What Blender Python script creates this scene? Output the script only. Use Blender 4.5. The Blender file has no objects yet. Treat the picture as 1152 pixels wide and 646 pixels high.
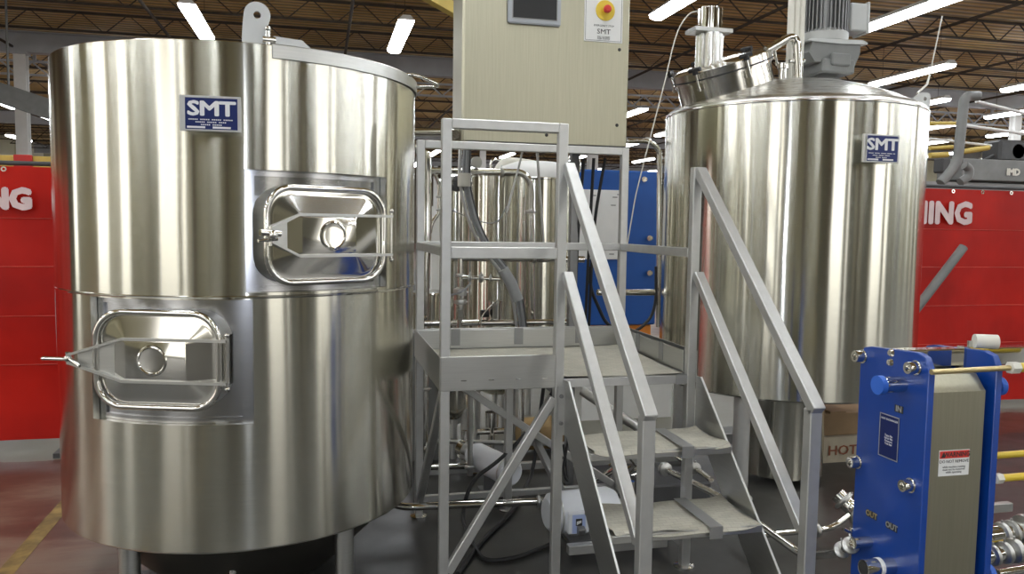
import bpy, bmesh, math, random
from mathutils import Vector, Matrix
random.seed(7)
sc = bpy.context.scene
COL = sc.collection
V = Vector
R = math.radians

# ------------------------------------------------------------------ camera
FPX, PITCH, ROLL, CAMH, YAW = 897.0, .0765, .0144, 1.4513, .2359
cy_, sy_, cp_, sp_ = math.cos(YAW), math.sin(YAW), math.cos(PITCH), math.sin(PITCH)
r0 = V((cy_, -sy_, 0)); FWD = V((sy_*cp_, cy_*cp_, -sp_)); u0 = V((sy_*sp_, cy_*sp_, cp_))
RGT = r0*math.cos(ROLL) + u0*math.sin(ROLL); UP = u0*math.cos(ROLL) - r0*math.sin(ROLL)
CO = V((0, 0, CAMH))
cd = bpy.data.cameras.new('camera'); cam = bpy.data.objects.new('camera', cd); COL.objects.link(cam)
cam.matrix_world = Matrix.Translation(CO) @ Matrix((RGT, UP, -FWD)).transposed().to_4x4()
cd.sensor_width = 36; cd.lens = FPX/1152*36; cd.clip_start = .05; cd.clip_end = 300
sc.camera = cam

def at(px, py, **k):
    """point of the place seen at a pixel of the photo, on a plane x=, y= or z= const"""
    d = FWD + RGT*((px-576)/FPX) + UP*((323-py)/FPX)
    a = 'xyz'.index(list(k)[0]); t = (list(k.values())[0]-CO[a])/d[a]
    return CO + d*t

# ------------------------------------------------------------------ materials
def nodes(name):
    m = bpy.data.materials.new(name); m.use_nodes = True
    nt = m.node_tree; b = nt.nodes['Principled BSDF']
    return m, nt, b
def lk(nt, a, b): nt.links.new(a, b)
def noise(nt, scale, detail=4, vec=None, stretch=None, rough=.55, coord='Object'):
    tc = nt.nodes.new('ShaderNodeTexCoord'); mp = nt.nodes.new('ShaderNodeMapping')
    lk(nt, tc.outputs[coord], mp.inputs['Vector'])
    if stretch: mp.inputs['Scale'].default_value = stretch
    n = nt.nodes.new('ShaderNodeTexNoise'); n.inputs['Scale'].default_value = scale
    n.inputs['Detail'].default_value = detail; n.inputs['Roughness'].default_value = rough
    lk(nt, mp.outputs['Vector'], n.inputs['Vector'])
    return n
def ramp(nt, fac, stops):
    r = nt.nodes.new('ShaderNodeValToRGB'); el = r.color_ramp.elements
    while len(el) < len(stops): el.new(.5)
    for e, (p, c) in zip(el, stops):
        e.position = p; e.color = (*c, 1) if len(c) == 3 else c
    lk(nt, fac, r.inputs['Fac']); return r
def bump(nt, b, h, strength=.1, dist=.01):
    bp = nt.nodes.new('ShaderNodeBump'); bp.inputs['Strength'].default_value = strength; bp.inputs['Distance'].default_value = dist
    lk(nt, h, bp.inputs['Height']); lk(nt, bp.outputs['Normal'], b.inputs['Normal'])
def mat(name, col, rough=.5, metal=0, var=.12, scale=8, bmp=0, stretch=None, spec=None, coat=0):
    m, nt, b = nodes(name)
    n = noise(nt, scale, stretch=stretch)
    lo = tuple(max(0, c*(1-var)) for c in col); hi = tuple(min(1, c*(1+var)) for c in col)
    r = ramp(nt, n.outputs['Fac'], [(.3, lo), (.7, hi)])
    lk(nt, r.outputs['Color'], b.inputs['Base Color'])
    b.inputs['Roughness'].default_value = rough; b.inputs['Metallic'].default_value = metal
    if spec is not None: b.inputs['Specular IOR Level'].default_value = spec
    if coat: b.inputs['Coat Weight'].default_value = coat; b.inputs['Coat Roughness'].default_value = .15
    if bmp: bump(nt, b, n.outputs['Fac'], bmp, .01)
    return m
def steel(name, col=(.66, .645, .60), rough=.28, aniso=0., brush=(1, 1, 60), bs=6, rv=.06, bmp=.02, rot=.25, uneven=.03):
    m, nt, b = nodes(name)
    b.inputs['Metallic'].default_value = 1
    n = noise(nt, bs, 3, stretch=brush)
    r = ramp(nt, n.outputs['Fac'], [(.25, tuple(c*.93 for c in col)), (.75, tuple(min(1, c*1.05) for c in col))])
    lk(nt, r.outputs['Color'], b.inputs['Base Color'])
    mr = nt.nodes.new('ShaderNodeMapRange'); lk(nt, n.outputs['Fac'], mr.inputs['Value'])
    mr.inputs['To Min'].default_value = rough-rv; mr.inputs['To Max'].default_value = rough+rv
    lk(nt, mr.outputs['Result'], b.inputs['Roughness'])
    if aniso:
        b.inputs['Anisotropic'].default_value = aniso
        b.inputs['Anisotropic Rotation'].default_value = rot
        t = nt.nodes.new('ShaderNodeTangent'); t.direction_type = 'RADIAL'; t.axis = 'Z'
        lk(nt, t.outputs['Tangent'], b.inputs['Tangent'])
    n2 = noise(nt, 1.6, 2, stretch=(1, 1, .35))
    b1 = nt.nodes.new('ShaderNodeBump'); b1.inputs['Strength'].default_value = uneven; b1.inputs['Distance'].default_value = .2
    lk(nt, n2.outputs['Fac'], b1.inputs['Height'])
    b2 = nt.nodes.new('ShaderNodeBump'); b2.inputs['Strength'].default_value = bmp; b2.inputs['Distance'].default_value = .003
    lk(nt, n.outputs['Fac'], b2.inputs['Height']); lk(nt, b1.outputs['Normal'], b2.inputs['Normal'])
    lk(nt, b2.outputs['Normal'], b.inputs['Normal'])
    return m
def emit(name, col, s):
    m, nt, b = nodes(name)
    b.inputs['Base Color'].default_value = (*col, 1); b.inputs['Emission Color'].default_value = (*col, 1)
    b.inputs['Emission Strength'].default_value = s
    return m

M = {}
M['jacket'] = steel('brushed_jacket_steel', (.70, .682, .595), .17, 1., rv=.015, uneven=.03)
M['jacket2'] = steel('brushed_jacket_steel_rear', (.73, .715, .63), .16, 1., rv=.015, uneven=.03)
M['dome2'] = steel('manway_steel', (.74, .72, .67), .15)
M['inner'] = steel('inner_wall_steel', (.52, .52, .53), .24, .5)
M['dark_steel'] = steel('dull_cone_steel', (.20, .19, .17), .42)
M['polish'] = steel('polished_steel', (.74, .73, .69), .08, 0, (1, 1, 1), 3, .02, 0, uneven=.01)
M['satin'] = mat('satin_tube_steel', (.60, .60, .585), .42, .82, .05, 20)
M['plate'] = steel('satin_plate_steel', (.56, .56, .54), .38, 0, (1, 1, 30), 8, .05)
M['cab'] = steel('cabinet_brushed_steel', (.46, .44, .335), .40, 0, (30, 30, 1), 4, .01, .001)
M['frame_dark'] = mat('dark_frame_steel', (.30, .30, .30), .45, .7, .1)  # darker grey steel for struts, mounts and motor fins
M['white_enamel'] = mat('white_enamel', (.78, .80, .84), .35, 0, .03)
M['cream'] = mat('cream_plastic', (.72, .70, .62), .4, 0, .04)
M['blue_paint'] = mat('blue_enamel', (.004, .05, .30), .34, 0, .10, 5, coat=.3)
M['blue_panel'] = mat('blue_panel_paint', (.012, .085, .34), .42, 0, .12, 3)
M['blue_cap'] = mat('blue_plastic_cap', (.03, .14, .62), .5, 0, .03)
M['plate_blue'] = mat('nameplate_blue', (.008, .02, .13), .35, .2, .05)
M['black'] = mat('black_rubber', (.015, .015, .016), .5, 0, .2)
M['charcoal'] = mat('charcoal_paint', (.06, .06, .062), .5, 0, .15)
M['grey_paint'] = mat('grey_machine_paint', (.21, .215, .21), .5, .1, .1)
M['girder'] = mat('girder_grey_paint', (.42, .43, .45), .6, 0, .15, 1.2)
M['joist'] = mat('joist_dark_paint', (.045, .032, .02), .7, 0, .2)
M['white'] = mat('white_paint', (.80, .80, .78), .5, 0, .03)
M['lug'] = mat('bead_blasted_steel', (.62, .63, .62), .6, .55, .05)
M['paper'] = mat('white_paper', (.82, .82, .80), .7, 0, .03)
M['gold'] = mat('brass_zinc_plate', (.62, .50, .26), .3, .8, .08)
M['yellow'] = mat('yellow_sleeve', (.72, .52, .04), .4, 0, .05)
M['yellow_rail'] = mat('yellow_rail_paint', (.62, .46, .10), .5, 0, .12)
M['red'] = mat('red_paint', (.5, .02, .015), .4, 0, .08)
M['orange'] = mat('orange_paint', (.62, .20, .02), .5, 0, .1)
M['tape'] = mat('grey_duct_tape', (.27, .27, .265), .45, .3, .08)
M['screen'] = mat('screen_glass', (.045, .047, .05), .12, 0, .05)
M['bezel'] = mat('bezel_grey', (.42, .44, .47), .4, .2, .03)
M['letter'] = mat('white_letter', (.82, .82, .84), .5, 0, .02)
M['ink'] = mat('black_ink', (.03, .03, .03), .6, 0, .05)
M['rust_ink'] = mat('brown_marker', (.22, .07, .03), .7, 0, .05)
M['red_ink'] = mat('red_label', (.65, .04, .03), .5, 0, .03)
M['carton'] = mat('brown_carton', (.26, .17, .09), .8, 0, .15, 5)
M['carton2'] = mat('grey_plank', (.28, .24, .18), .8, 0, .12, 5)
M['hose'] = mat('grey_conduit', (.30, .31, .32), .45, 0, .1)
M['tube'] = emit('lamp_tube_glow', (.93, .97, 1.0), 14)
M['wood'] = mat('tan_wood', (.40, .27, .12), .7, 0, .2)
# protective paper over deck and treads: cream with a faint square print
m, nt, b = nodes('cream_protective_paper')
tc = nt.nodes.new('ShaderNodeTexCoord'); br = nt.nodes.new('ShaderNodeTexBrick')
br.inputs['Scale'].default_value = 12; br.inputs['Mortar Size'].default_value = .02; br.offset = .5; br.inputs['Mortar Smooth'].default_value = 1
br.inputs['Color1'].default_value = (.44, .42, .35, 1); br.inputs['Color2'].default_value = (.50, .48, .40, 1); br.inputs['Mortar'].default_value = (.34, .32, .27, 1)
lk(nt, tc.outputs['Object'], br.inputs['Vector'])
n = noise(nt, 9); mx = nt.nodes.new('ShaderNodeMixRGB'); mx.blend_type = 'MULTIPLY'; mx.inputs['Fac'].default_value = .5
r = ramp(nt, n.outputs['Fac'], [(.3, (.68, .68, .68)), (.7, (1, 1, 1))])
lk(nt, br.outputs['Color'], mx.inputs['Color1']); lk(nt, r.outputs['Color'], mx.inputs['Color2']); lk(nt, mx.outputs['Color'], b.inputs['Base Color'])
b.inputs['Roughness'].default_value = .75; bump(nt, b, n.outputs['Fac'], .3, .01)
M['sheet'] = m
# red vinyl
m, nt, b = nodes('red_vinyl')
n = noise(nt, 1.5, 3); r = ramp(nt, n.outputs['Fac'], [(.3, (.34, .006, .004)), (.7, (.60, .016, .008))])
lk(nt, r.outputs['Color'], b.inputs['Base Color']); b.inputs['Roughness'].default_value = .42
b.inputs['Specular IOR Level'].default_value = .22
n3 = noise(nt, 4, 3, stretch=(1, 1, .5)); bump(nt, b, n3.outputs['Fac'], .25, .03)
M['vinyl'] = m
# floor
m, nt, b = nodes('worn_concrete_floor')
tc = nt.nodes.new('ShaderNodeNewGeometry'); sp = nt.nodes.new('ShaderNodeSeparateXYZ'); lk(nt, tc.outputs['Position'], sp.inputs['Vector'])
nA = noise(nt, .9, 5); nB = noise(nt, 6, 6); nC = noise(nt, 1.1, 6, stretch=(.5, 1.6, 1), rough=.65)
grey = ramp(nt, nA.outputs['Fac'], [(.3, (.028, .027, .025)), (.55, (.052, .051, .048)), (.66, (.10, .10, .095)), (.75, (.2, .2, .19))])
redp = ramp(nt, nC.outputs['Fac'], [(.36, (.09, .035, .025)), (.5, (.14, .06, .04)), (.58, (.22, .14, .10)), (.75, (.26, .21, .16))])
def mathn(op, a, b_=None, c=None):
    x = nt.nodes.new('ShaderNodeMath'); x.operation = op
    for i, q in enumerate((a, b_, c)):
        if q is None: continue
        if isinstance(q, (int, float)): x.inputs[i].default_value = q
        else: lk(nt, q, x.inputs[i])
    return x.outputs[0]
# painted aisles: x < -0.75, or y > 4.7 beyond the skid
wob = mathn('MULTIPLY', mathn('SUBTRACT', nC.outputs['Fac'], .5), 1.2)
left = mathn('LESS_THAN', mathn('ADD', sp.outputs['X'], wob), -.62)
far = mathn('GREATER_THAN', mathn('ADD', sp.outputs['Y'], wob), 4.55)
left = mathn('MULTIPLY', left, mathn('GREATER_THAN', sp.outputs['Y'], 2.9))
msk = mathn('MAXIMUM', left, mathn('MULTIPLY', far, mathn('GREATER_THAN', sp.outputs['X'], 3.0)))
strip = mathn('MULTIPLY', mathn('GREATER_THAN', mathn('ADD', sp.outputs['Y'], mathn('MULTIPLY', wob, .5)), 5.22), mathn('LESS_THAN', sp.outputs['Y'], 9.0))
mix1 = nt.nodes.new('ShaderNodeMixRGB'); lk(nt, msk, mix1.inputs['Fac']); lk(nt, grey.outputs['Color'], mix1.inputs['Color1']); lk(nt, redp.outputs['Color'], mix1.inputs['Color2'])
mix2 = nt.nodes.new('ShaderNodeMixRGB'); lk(nt, strip, mix2.inputs['Fac']); lk(nt, mix1.outputs['Color'], mix2.inputs['Color1']); mix2.inputs['Color2'].default_value = (.20, .19, .15, 1)
mul = nt.nodes.new('ShaderNodeMixRGB'); mul.blend_type = 'MULTIPLY'; mul.inputs['Fac'].default_value = .5
rB = ramp(nt, nB.outputs['Fac'], [(.3, (.6, .6, .6)), (.7, (1, 1, 1))]); lk(nt, mix2.outputs['Color'], mul.inputs['Color1']); lk(nt, rB.outputs['Color'], mul.inputs['Color2'])
lk(nt, mul.outputs['Color'], b.inputs['Base Color']); b.inputs['Roughness'].default_value = .38
rr = nt.nodes.new('ShaderNodeMapRange'); lk(nt, nB.outputs['Fac'], rr.inputs['Value']); rr.inputs['To Min'].default_value = .25; rr.inputs['To Max'].default_value = .55; lk(nt, rr.outputs['Result'], b.inputs['Roughness'])
M['floor'] = m
# roof deck: brown, corrugated along x
m, nt, b = nodes('brown_roof_deck')
tc = nt.nodes.new('ShaderNodeTexCoord'); wv = nt.nodes.new('ShaderNodeTexWave'); wv.bands_direction = 'Y'; wv.inputs['Scale'].default_value = 1.6
lk(nt, tc.outputs['Object'], wv.inputs['Vector'])
n = noise(nt, .8, 5); r = ramp(nt, n.outputs['Fac'], [(.3, (.46, .28, .08)), (.7, (.85, .60, .24))])
r2 = ramp(nt, wv.outputs['Fac'], [(.25, (.45, .45, .45)), (.6, (1, 1, 1))])
mx = nt.nodes.new('ShaderNodeMixRGB'); mx.blend_type = 'MULTIPLY'; mx.inputs['Fac'].default_value = 1
lk(nt, r.outputs['Color'], mx.inputs['Color1']); lk(nt, r2.outputs['Color'], mx.inputs['Color2']); lk(nt, mx.outputs['Color'], b.inputs['Base Color'])
b.inputs['Roughness'].default_value = .5; bump(nt, b, wv.outputs['Fac'], .8, .05)
M['deck'] = m
M['wall'] = mat('beige_block_wall', (.50, .46, .34), .8, 0, .15, .6)
M['wall_dark'] = mat('dim_block_wall', (.16, .13, .09), .8, 0, .2, .4)

# pale and dark wall bands, made up to streak the tanks' reflections
m, nt, b = nodes('reflection_band_wall')
geo = nt.nodes.new('ShaderNodeNewGeometry'); sp = nt.nodes.new('ShaderNodeSeparateXYZ'); lk(nt, geo.outputs['Position'], sp.inputs['Vector'])
ad = nt.nodes.new('ShaderNodeMath'); ad.operation = 'ADD'; lk(nt, sp.outputs['X'], ad.inputs[0]); lk(nt, sp.outputs['Y'], ad.inputs[1])
wn = nt.nodes.new('ShaderNodeTexVoronoi'); wn.voronoi_dimensions = '1D'; wn.inputs['Scale'].default_value = .5; wn.inputs['Randomness'].default_value = 1.
lk(nt, ad.outputs[0], wn.inputs['W'])
sr = nt.nodes.new('ShaderNodeSeparateColor'); lk(nt, wn.outputs['Color'], sr.inputs['Color'])
r = ramp(nt, sr.outputs[0], [(.0, (.13, .12, .08)), (.25, (.31, .285, .185)), (.6, (.43, .40, .275)), (.8, (.72, .69, .58))]); r.color_ramp.interpolation = 'CONSTANT'
lk(nt, r.outputs['Color'], b.inputs['Base Color']); b.inputs['Roughness'].default_value = .6
M['band_wall'] = m
M['glow_panel'] = emit('added_glow_panel', (1.0, .98, .93), 1.25)  # added emitter out of view, reflected as bright bands in the steel

# ------------------------------------------------------------------ mesh helpers
def BM(): return bmesh.new()
def box(bm, a, b, bev=0):
    x0, y0, z0 = a; x1, y1, z1 = b
    x0, x1 = sorted((x0, x1)); y0, y1 = sorted((y0, y1)); z0, z1 = sorted((z0, z1))
    vs = [bm.verts.new(p) for p in ((x0,y0,z0),(x1,y0,z0),(x1,y1,z0),(x0,y1,z0),(x0,y0,z1),(x1,y0,z1),(x1,y1,z1),(x0,y1,z1))]
    fs = [bm.faces.new([vs[i] for i in f]) for f in ((0,3,2,1),(4,5,6,7),(0,1,5,4),(1,2,6,5),(2,3,7,6),(3,0,4,7))]
    if bev:
        es = list({e for f in fs for e in f.edges})
        bmesh.ops.bevel(bm, geom=es, offset=bev, segments=1, affect='EDGES')
    return bm
def frame_of(d, up=None):
    d = V(d).normalized()
    if up is None: up = V((0, 0, 1)) if abs(d.z) < .95 else V((1, 0, 0))
    x = d.cross(V(up)).normalized(); y = x.cross(d).normalized()
    return x, y, d
def sq(bm, p0, p1, w=.038, h=None, up=None, bev=.003):
    """square tube from p0 to p1"""
    h = h or w; p0, p1 = V(p0), V(p1); x, y, d = frame_of(p1-p0, up)
    n0 = len(bm.verts)
    vs = [bm.verts.new(p + x*sx*w/2 + y*sy*h/2) for p in (p0, p1) for sx, sy in ((-1,-1),(1,-1),(1,1),(-1,1))]
    fs = [bm.faces.new([vs[i] for i in f]) for f in ((0,1,2,3),(7,6,5,4),(0,4,5,1),(1,5,6,2),(2,6,7,3),(3,7,4,0))]
    if bev:
        es = list({e for f in fs for e in f.edges})
        bmesh.ops.bevel(bm, geom=es, offset=bev, segments=1, affect='EDGES')
    return bm
def cyl(bm, p0, p1, r, r2=None, seg=24, caps=True):
    p0, p1 = V(p0), V(p1); r2 = r if r2 is None else r2; x, y, d = frame_of(p1-p0)
    a = [bm.verts.new(p0 + x*r*math.cos(t) + y*r*math.sin(t)) for t in [i*2*math.pi/seg for i in range(seg)]]
    b = [bm.verts.new(p1 + x*r2*math.cos(t) + y*r2*math.sin(t)) for t in [i*2*math.pi/seg for i in range(seg)]]
    for i in range(seg): bm.faces.new((a[i], a[(i+1) % seg], b[(i+1) % seg], b[i]))
    if caps: bm.faces.new(a[::-1]); bm.faces.new(b)
    return bm
def fillet(pts, r=.05, n=6, closed=False):
    pts = [V(p) for p in pts]; out = []; N = len(pts)
    for i, p in enumerate(pts):
        if not closed and i in (0, N-1): out.append(p); continue
        a, c = pts[i-1], pts[(i+1) % N]
        da, dc = (a-p), (c-p); q = min(r, da.length*.48, dc.length*.48)
        A, C_ = p + da.normalized()*q, p + dc.normalized()*q
        for k in range(n+1):
            t = k/n; out.append(A*(1-t)**2 + p*2*t*(1-t) + C_*t*t)
    return out
def tube(bm, pts, r, closed=False, seg=12):
    pts = [V(p) for p in pts]; N = len(pts)
    dirs = []
    for i in range(N):
        a = pts[i-1] if (i > 0 or closed) else pts[i]; b = pts[(i+1) % N] if (i < N-1 or closed) else pts[i]
        dirs.append((b-a).normalized())
    x, y, _ = frame_of(dirs[0]); rings = []
    for i in range(N):
        d = dirs[i]; x = (x - d*x.dot(d)).normalized(); y = d.cross(x)
        rings.append([bm.verts.new(pts[i] + x*r*math.cos(t) + y*r*math.sin(t)) for t in [k*2*math.pi/seg for k in range(seg)]])
    for i in range(N if closed else N-1):
        A, B = rings[i], rings[(i+1) % N]
        off = 0
        if closed and i == N-1:
            off = min(range(seg), key=lambda o: (A[0].co-B[o].co).length)
        for k in range(seg): bm.faces.new((A[k], A[(k+1) % seg], B[(k+1+off) % seg], B[(k+off) % seg]))
    if not closed: bm.faces.new(rings[0][::-1]); bm.faces.new(rings[-1])
    return bm
def lathe(bm, prof, c=(0, 0, 0), seg=64, axis=None, a0=0, a1=360, closed_prof=False):
    """profile of (r, h) turned about an axis (default z) through c"""
    c = V(c); d = V(axis).normalized() if axis else V((0, 0, 1))
    if axis: x, y, d = frame_of(d)
    else: x, y = V((1, 0, 0)), V((0, 1, 0))
    full = abs(a1-a0) >= 359.9; n = seg if full else seg+1
    rings = []
    for r, h in prof:
        if r < 1e-6: rings.append([bm.verts.new(c + d*h)]); continue
        rings.append([bm.verts.new(c + d*h + x*r*math.cos(R(a0+(a1-a0)*i/seg)) + y*r*math.sin(R(a0+(a1-a0)*i/seg))) for i in range(n)])
    pr = list(zip(rings[:-1], rings[1:])) + ([(rings[-1], rings[0])] if closed_prof else [])
    for A, B in pr:
        for i in range(seg):
            j = (i+1) % n
            if len(A) == 1 and len(B) == 1: continue
            if len(A) == 1: bm.faces.new((A[0], B[i], B[j]))
            elif len(B) == 1: bm.faces.new((A[i], A[j], B[0]))
            else: bm.faces.new((A[i], A[j], B[j], B[i]))
    if closed_prof and not full:
        bm.faces.new([q[0] for q in rings]); bm.faces.new([q[-1] for q in rings][::-1])
    return bm
def prism(bm, pts, off):
    """polygon (3D points, planar) extruded by off"""
    off = V(off); a = [bm.verts.new(V(p)) for p in pts]; b = [bm.verts.new(V(p)+off) for p in pts]; n = len(a)
    bm.faces.new(a[::-1]); bm.faces.new(b)
    for i in range(n): bm.faces.new((a[i], a[(i+1) % n], b[(i+1) % n], b[i]))
    return bm
def ball(bm, c, r, seg=12):
    return lathe(bm, [(r*math.sin(math.pi*k/8), -r*math.cos(math.pi*k/8)) if 0 < k < 8 else (0, -r if k == 0 else r) for k in range(9)], c, seg)
def finish(bm, name, m, origin=(0, 0, 0), smooth=35):
    bmesh.ops.recalc_face_normals(bm, faces=bm.faces)
    for f in bm.faces: f.smooth = True
    cs = R(smooth)
    for e in bm.edges:
        if len(e.link_faces) == 2 and e.calc_face_angle(0) > cs: e.smooth = False
    bmesh.ops.translate(bm, verts=bm.verts, vec=-V(origin))
    me = bpy.data.meshes.new(name); bm.to_mesh(me); bm.free(); me.materials.append(m)
    return me
def thing(name, label, cat, loc, group=None):
    o = bpy.data.objects.new(name, None); COL.objects.link(o); o.location = loc; o.empty_display_size = .1
    o['label'] = label; o['category'] = cat
    if group: o['group'] = group
    return o
def wloc(o):
    p = V(o.location)
    while o.parent: o = o.parent; p += V(o.location)
    return p
def part(parent, name, bm, m, label=None, kind=None):
    w = wloc(parent)
    o = bpy.data.objects.new(name, finish(bm, name, m, w)); COL.objects.link(o); o.parent = parent
    if label: o['label'] = label
    if kind: o['kind'] = kind
    return o
def single(name, bm, m, label, cat, group=None, kind=None):
    xs = [v.co for v in bm.verts]
    mn = V([min(p[i] for p in xs) for i in range(3)]); mxx = V([max(p[i] for p in xs) for i in range(3)])
    org = V(((mn.x+mxx.x)/2, (mn.y+mxx.y)/2, mn.z))
    o = bpy.data.objects.new(name, finish(bm, name, m, org)); COL.objects.link(o); o.location = org
    if label: o['label'] = label
    if cat: o['category'] = cat
    if group: o['group'] = group
    if kind: o['kind'] = kind
    return o
def copy_tree(o, parent=None):
    c = o.copy(); COL.objects.link(c); c.parent = parent
    for ch in list(o.children): copy_tree(ch, c)
    return c
def text_bm(body, size, origin, right, up, ext=.0008, align='CENTER', bold=0, sx=1.0, space=1.0):
    cu = bpy.data.curves.new('t', 'FONT'); cu.body = body; cu.size = size; cu.extrude = ext; cu.align_x = align; cu.align_y = 'CENTER'
    cu.resolution_u = 2; cu.space_character = space; cu.space_line = .9
    ob = bpy.data.objects.new('t', cu); COL.objects.link(ob)
    dg = bpy.context.evaluated_depsgraph_get(); me = bpy.data.meshes.new_from_object(ob.evaluated_get(dg))
    bpy.data.objects.remove(ob); bpy.data.curves.remove(cu)
    right = V(right).normalized(); up = V(up).normalized(); nrm = right.cross(up)
    bm = bmesh.new(); bm.from_mesh(me)
    if bold:
        for k, (dx, dy) in enumerate(((1, 0), (-1, 0), (0, 1), (0, -1), (.7, .7), (-.7, -.7), (.7, -.7), (-.7, .7))):
            n0 = len(bm.verts); bm.from_mesh(me); bm.verts.ensure_lookup_table()
            for v in bm.verts[n0:]: v.co += V((dx*bold, dy*bold, -ext*.02*(k+1)))
    bpy.data.meshes.remove(me)
    for v in bm.verts:
        p = v.co.copy(); v.co = V(origin) + right*p.x*sx + up*p.y + nrm*p.z
    return bm
def grid(bm, o, u, v, nu, nv, f=lambda a, b: V((0, 0, 0))):
    o, u, v = V(o), V(u), V(v)
    g = [[bm.verts.new(o + u*i/nu + v*j/nv + f(i/nu, j/nv)) for i in range(nu+1)] for j in range(nv+1)]
    for j in range(nv):
        for i in range(nu): bm.faces.new((g[j][i], g[j][i+1], g[j+1][i+1], g[j+1][i]))
    return bm
def thicken(bm, t):
    bmesh.ops.recalc_face_normals(bm, faces=bm.faces)
    bmesh.ops.solidify(bm, geom=list(bm.faces), thickness=t); return bm

# ------------------------------------------------------------------ the hall
X0, X1, Y0, Y1, ZC = -14., 30., -8., 62., 5.35
def struct(name, bm, m): return single(name, bm, m, None, None, kind='structure')
b = BM(); box(b, (X0, Y0, -.2), (X1, Y1, 0)); struct('floor', b, M['floor'])
b = BM(); box(b, (X0, Y0, ZC), (X1, Y1, ZC+.1)); struct('ceiling', b, M['deck'])
for nm, a, c, mm in (('wall_left', (X0-.2, Y0, 0), (X0, Y1, ZC), 'band_wall'), ('wall_right', (X1, Y0, 0), (X1+.2, Y1, ZC), 'band_wall'),
                     ('wall_back', (X0, Y1, 0), (X1, Y1+.2, ZC), 'wall_dark'), ('wall_front', (X0, Y0-.2, 0), (X1, Y0, ZC), 'band_wall')):
    b = BM(); box(b, a, c); struct(nm, b, M[mm])
# glowing panels added behind the camera for bright bands on the tanks
for k, (x, w_) in enumerate(((-11.6, 3.6), (-7.2, .5), (3.4, 2.1), (6.2, .25), (12.8, 4.5), (19., 2.))):
    b = BM(); box(b, (x, Y0, .3), (x+w_, Y0+.03, 5.0)); single('glow_panel_%d' % (k+1), b, M['glow_panel'], None, None, kind='structure')
for k, (y, w_) in enumerate(((-3.4, 1.6), (.6, 2.2), (7.5, 1.))):  # more added glow panels, on the left wall
    b = BM(); box(b, (X0, y, .3), (X0+.03, y+w_, 5.0)); single('glow_panel_%d' % (k+21), b, M['glow_panel'], None, None, kind='structure')
for k, x in enumerate((-5.6, -1.6, 2.6, 8.4)):  # dark strips added on the unseen wall for contrast in the reflections
    b = BM(); box(b, (x, Y0, 0), (x+.28, Y0+.35, ZC), .01); single('trim_%d' % (k+2), b, M['wall_dark'], None, None, kind='structure')
# columns and girders
def column(x, y, lab, grp=None):
    t = thing('building_column', lab, 'column', (x, y, 0), grp)
    b = BM()
    box(b, (x-.11, y-.1, 0), (x+.11, y-.085, 4.75)); box(b, (x-.11, y+.085, 0), (x+.11, y+.1, 4.75)); box(b, (x-.008, y-.085, 0), (x+.008, y+.085, 4.75))
    part(t, 'shaft', b, M['white'])
    b = BM(); box(b, (x-.18, y-.18, 0), (x+.18, y+.18, .02)); part(t, 'base_plate', b, M['girder'])
    b = BM(); box(b, (x-.14, y-.14, 4.74), (x+.14, y+.14, 4.78)); part(t, 'cap_plate', b, M['girder'])
column(-5.85, 18.2, 'white steel column standing left of the big tank under the girder')
column(6.3, 18.2, 'white steel column under the girder, hidden beyond the blue panel')
for x_, y_ in ((-5.85, 31.5), (6.3, 31.5), (18.4, 31.5), (-5.85, 45.), (6.3, 45.), (18.4, 45.)): column(x_, y_, 'white steel column standing far back under one of the rear girders', 'far columns')
column(at(247, 40, y=18.2).x, 18.2, 'white steel column whose head shows just over the rim of the left tank')
column(18.4, 18.2, 'white steel column under the girder at the right')
for yy, lab in ((18.2, 'long grey steel girder crossing just above the tall left tank'), (31.5, 'second grey steel girder, further back and lower in view'), (45., 'furthest grey steel girder, dim in the depth of the hall'), (5.0-.3, 'grey steel girder overhead above the skid')):
    if yy < 10: continue
    b = BM(); box(b, (X0, yy-.11, 4.78), (X1, yy+.11, 4.80)); box(b, (X0, yy-.01, 4.80), (X1, yy+.01, 5.18)); box(b, (X0, yy-.11, 5.18), (X1, yy+.11, 5.20))
    box(b, (X0, yy-.012, 4.79), (X1, yy+.012, 5.19))
    single('steel_girder', b, M['girder'], lab, 'girder')
b = BM(); yy = 19.0; box(b, (X0, yy-.04, 4.74), (X1, yy+.04, 4.78)); box(b, (X0, yy-.04, 4.46), (X1, yy+.04, 4.50))
x = X0; k = 0
while x < X1-.4:
    sq(b, (x, yy, 4.49 if k % 2 == 0 else 4.75), (x+.3, yy, 4.75 if k % 2 == 0 else 4.49), .03, bev=0); x += .3; k += 1
for x in (-11, -5.85, 6.3, 18.4): box(b, (x-.03, yy-.03, 4.78), (x+.03, yy+.03, ZC))
single('lattice_truss', b, M['girder'], 'shallow grey lattice truss running just below the nearest girder', 'truss')
# open web joists along x
def joist(y):
    b = BM(); zt, zb = 5.30, 4.93
    box(b, (X0, y-.03, zt-.04), (X1, y+.03, zt)); box(b, (X0, y-.03, zb), (X1, y+.03, zb+.035))
    x = X0; k = 0
    while x < X1-.5:
        z0, z1 = (zb, zt) if k % 2 == 0 else (zt, zb)
        sq(b, (x, y, z0), (x+.42, y, z1), .018, bev=0); x += .42; k += 1
    return b
ys = [-6.5+2.1*i for i in range(32)]
first = None
for y in ys:
    if any(abs(y-g) < .5 for g in (18.2, 31.5, 45.)): y += .7
    if first is None:
        first = single('roof_joist', joist(y), M['joist'], 'dark open web roof joist running across under the brown deck', 'joist', 'roof joists'); y00 = y
    else:
        c = first.copy(); COL.objects.link(c); c.location = first.location + V((0, y-y00, 0))
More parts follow.
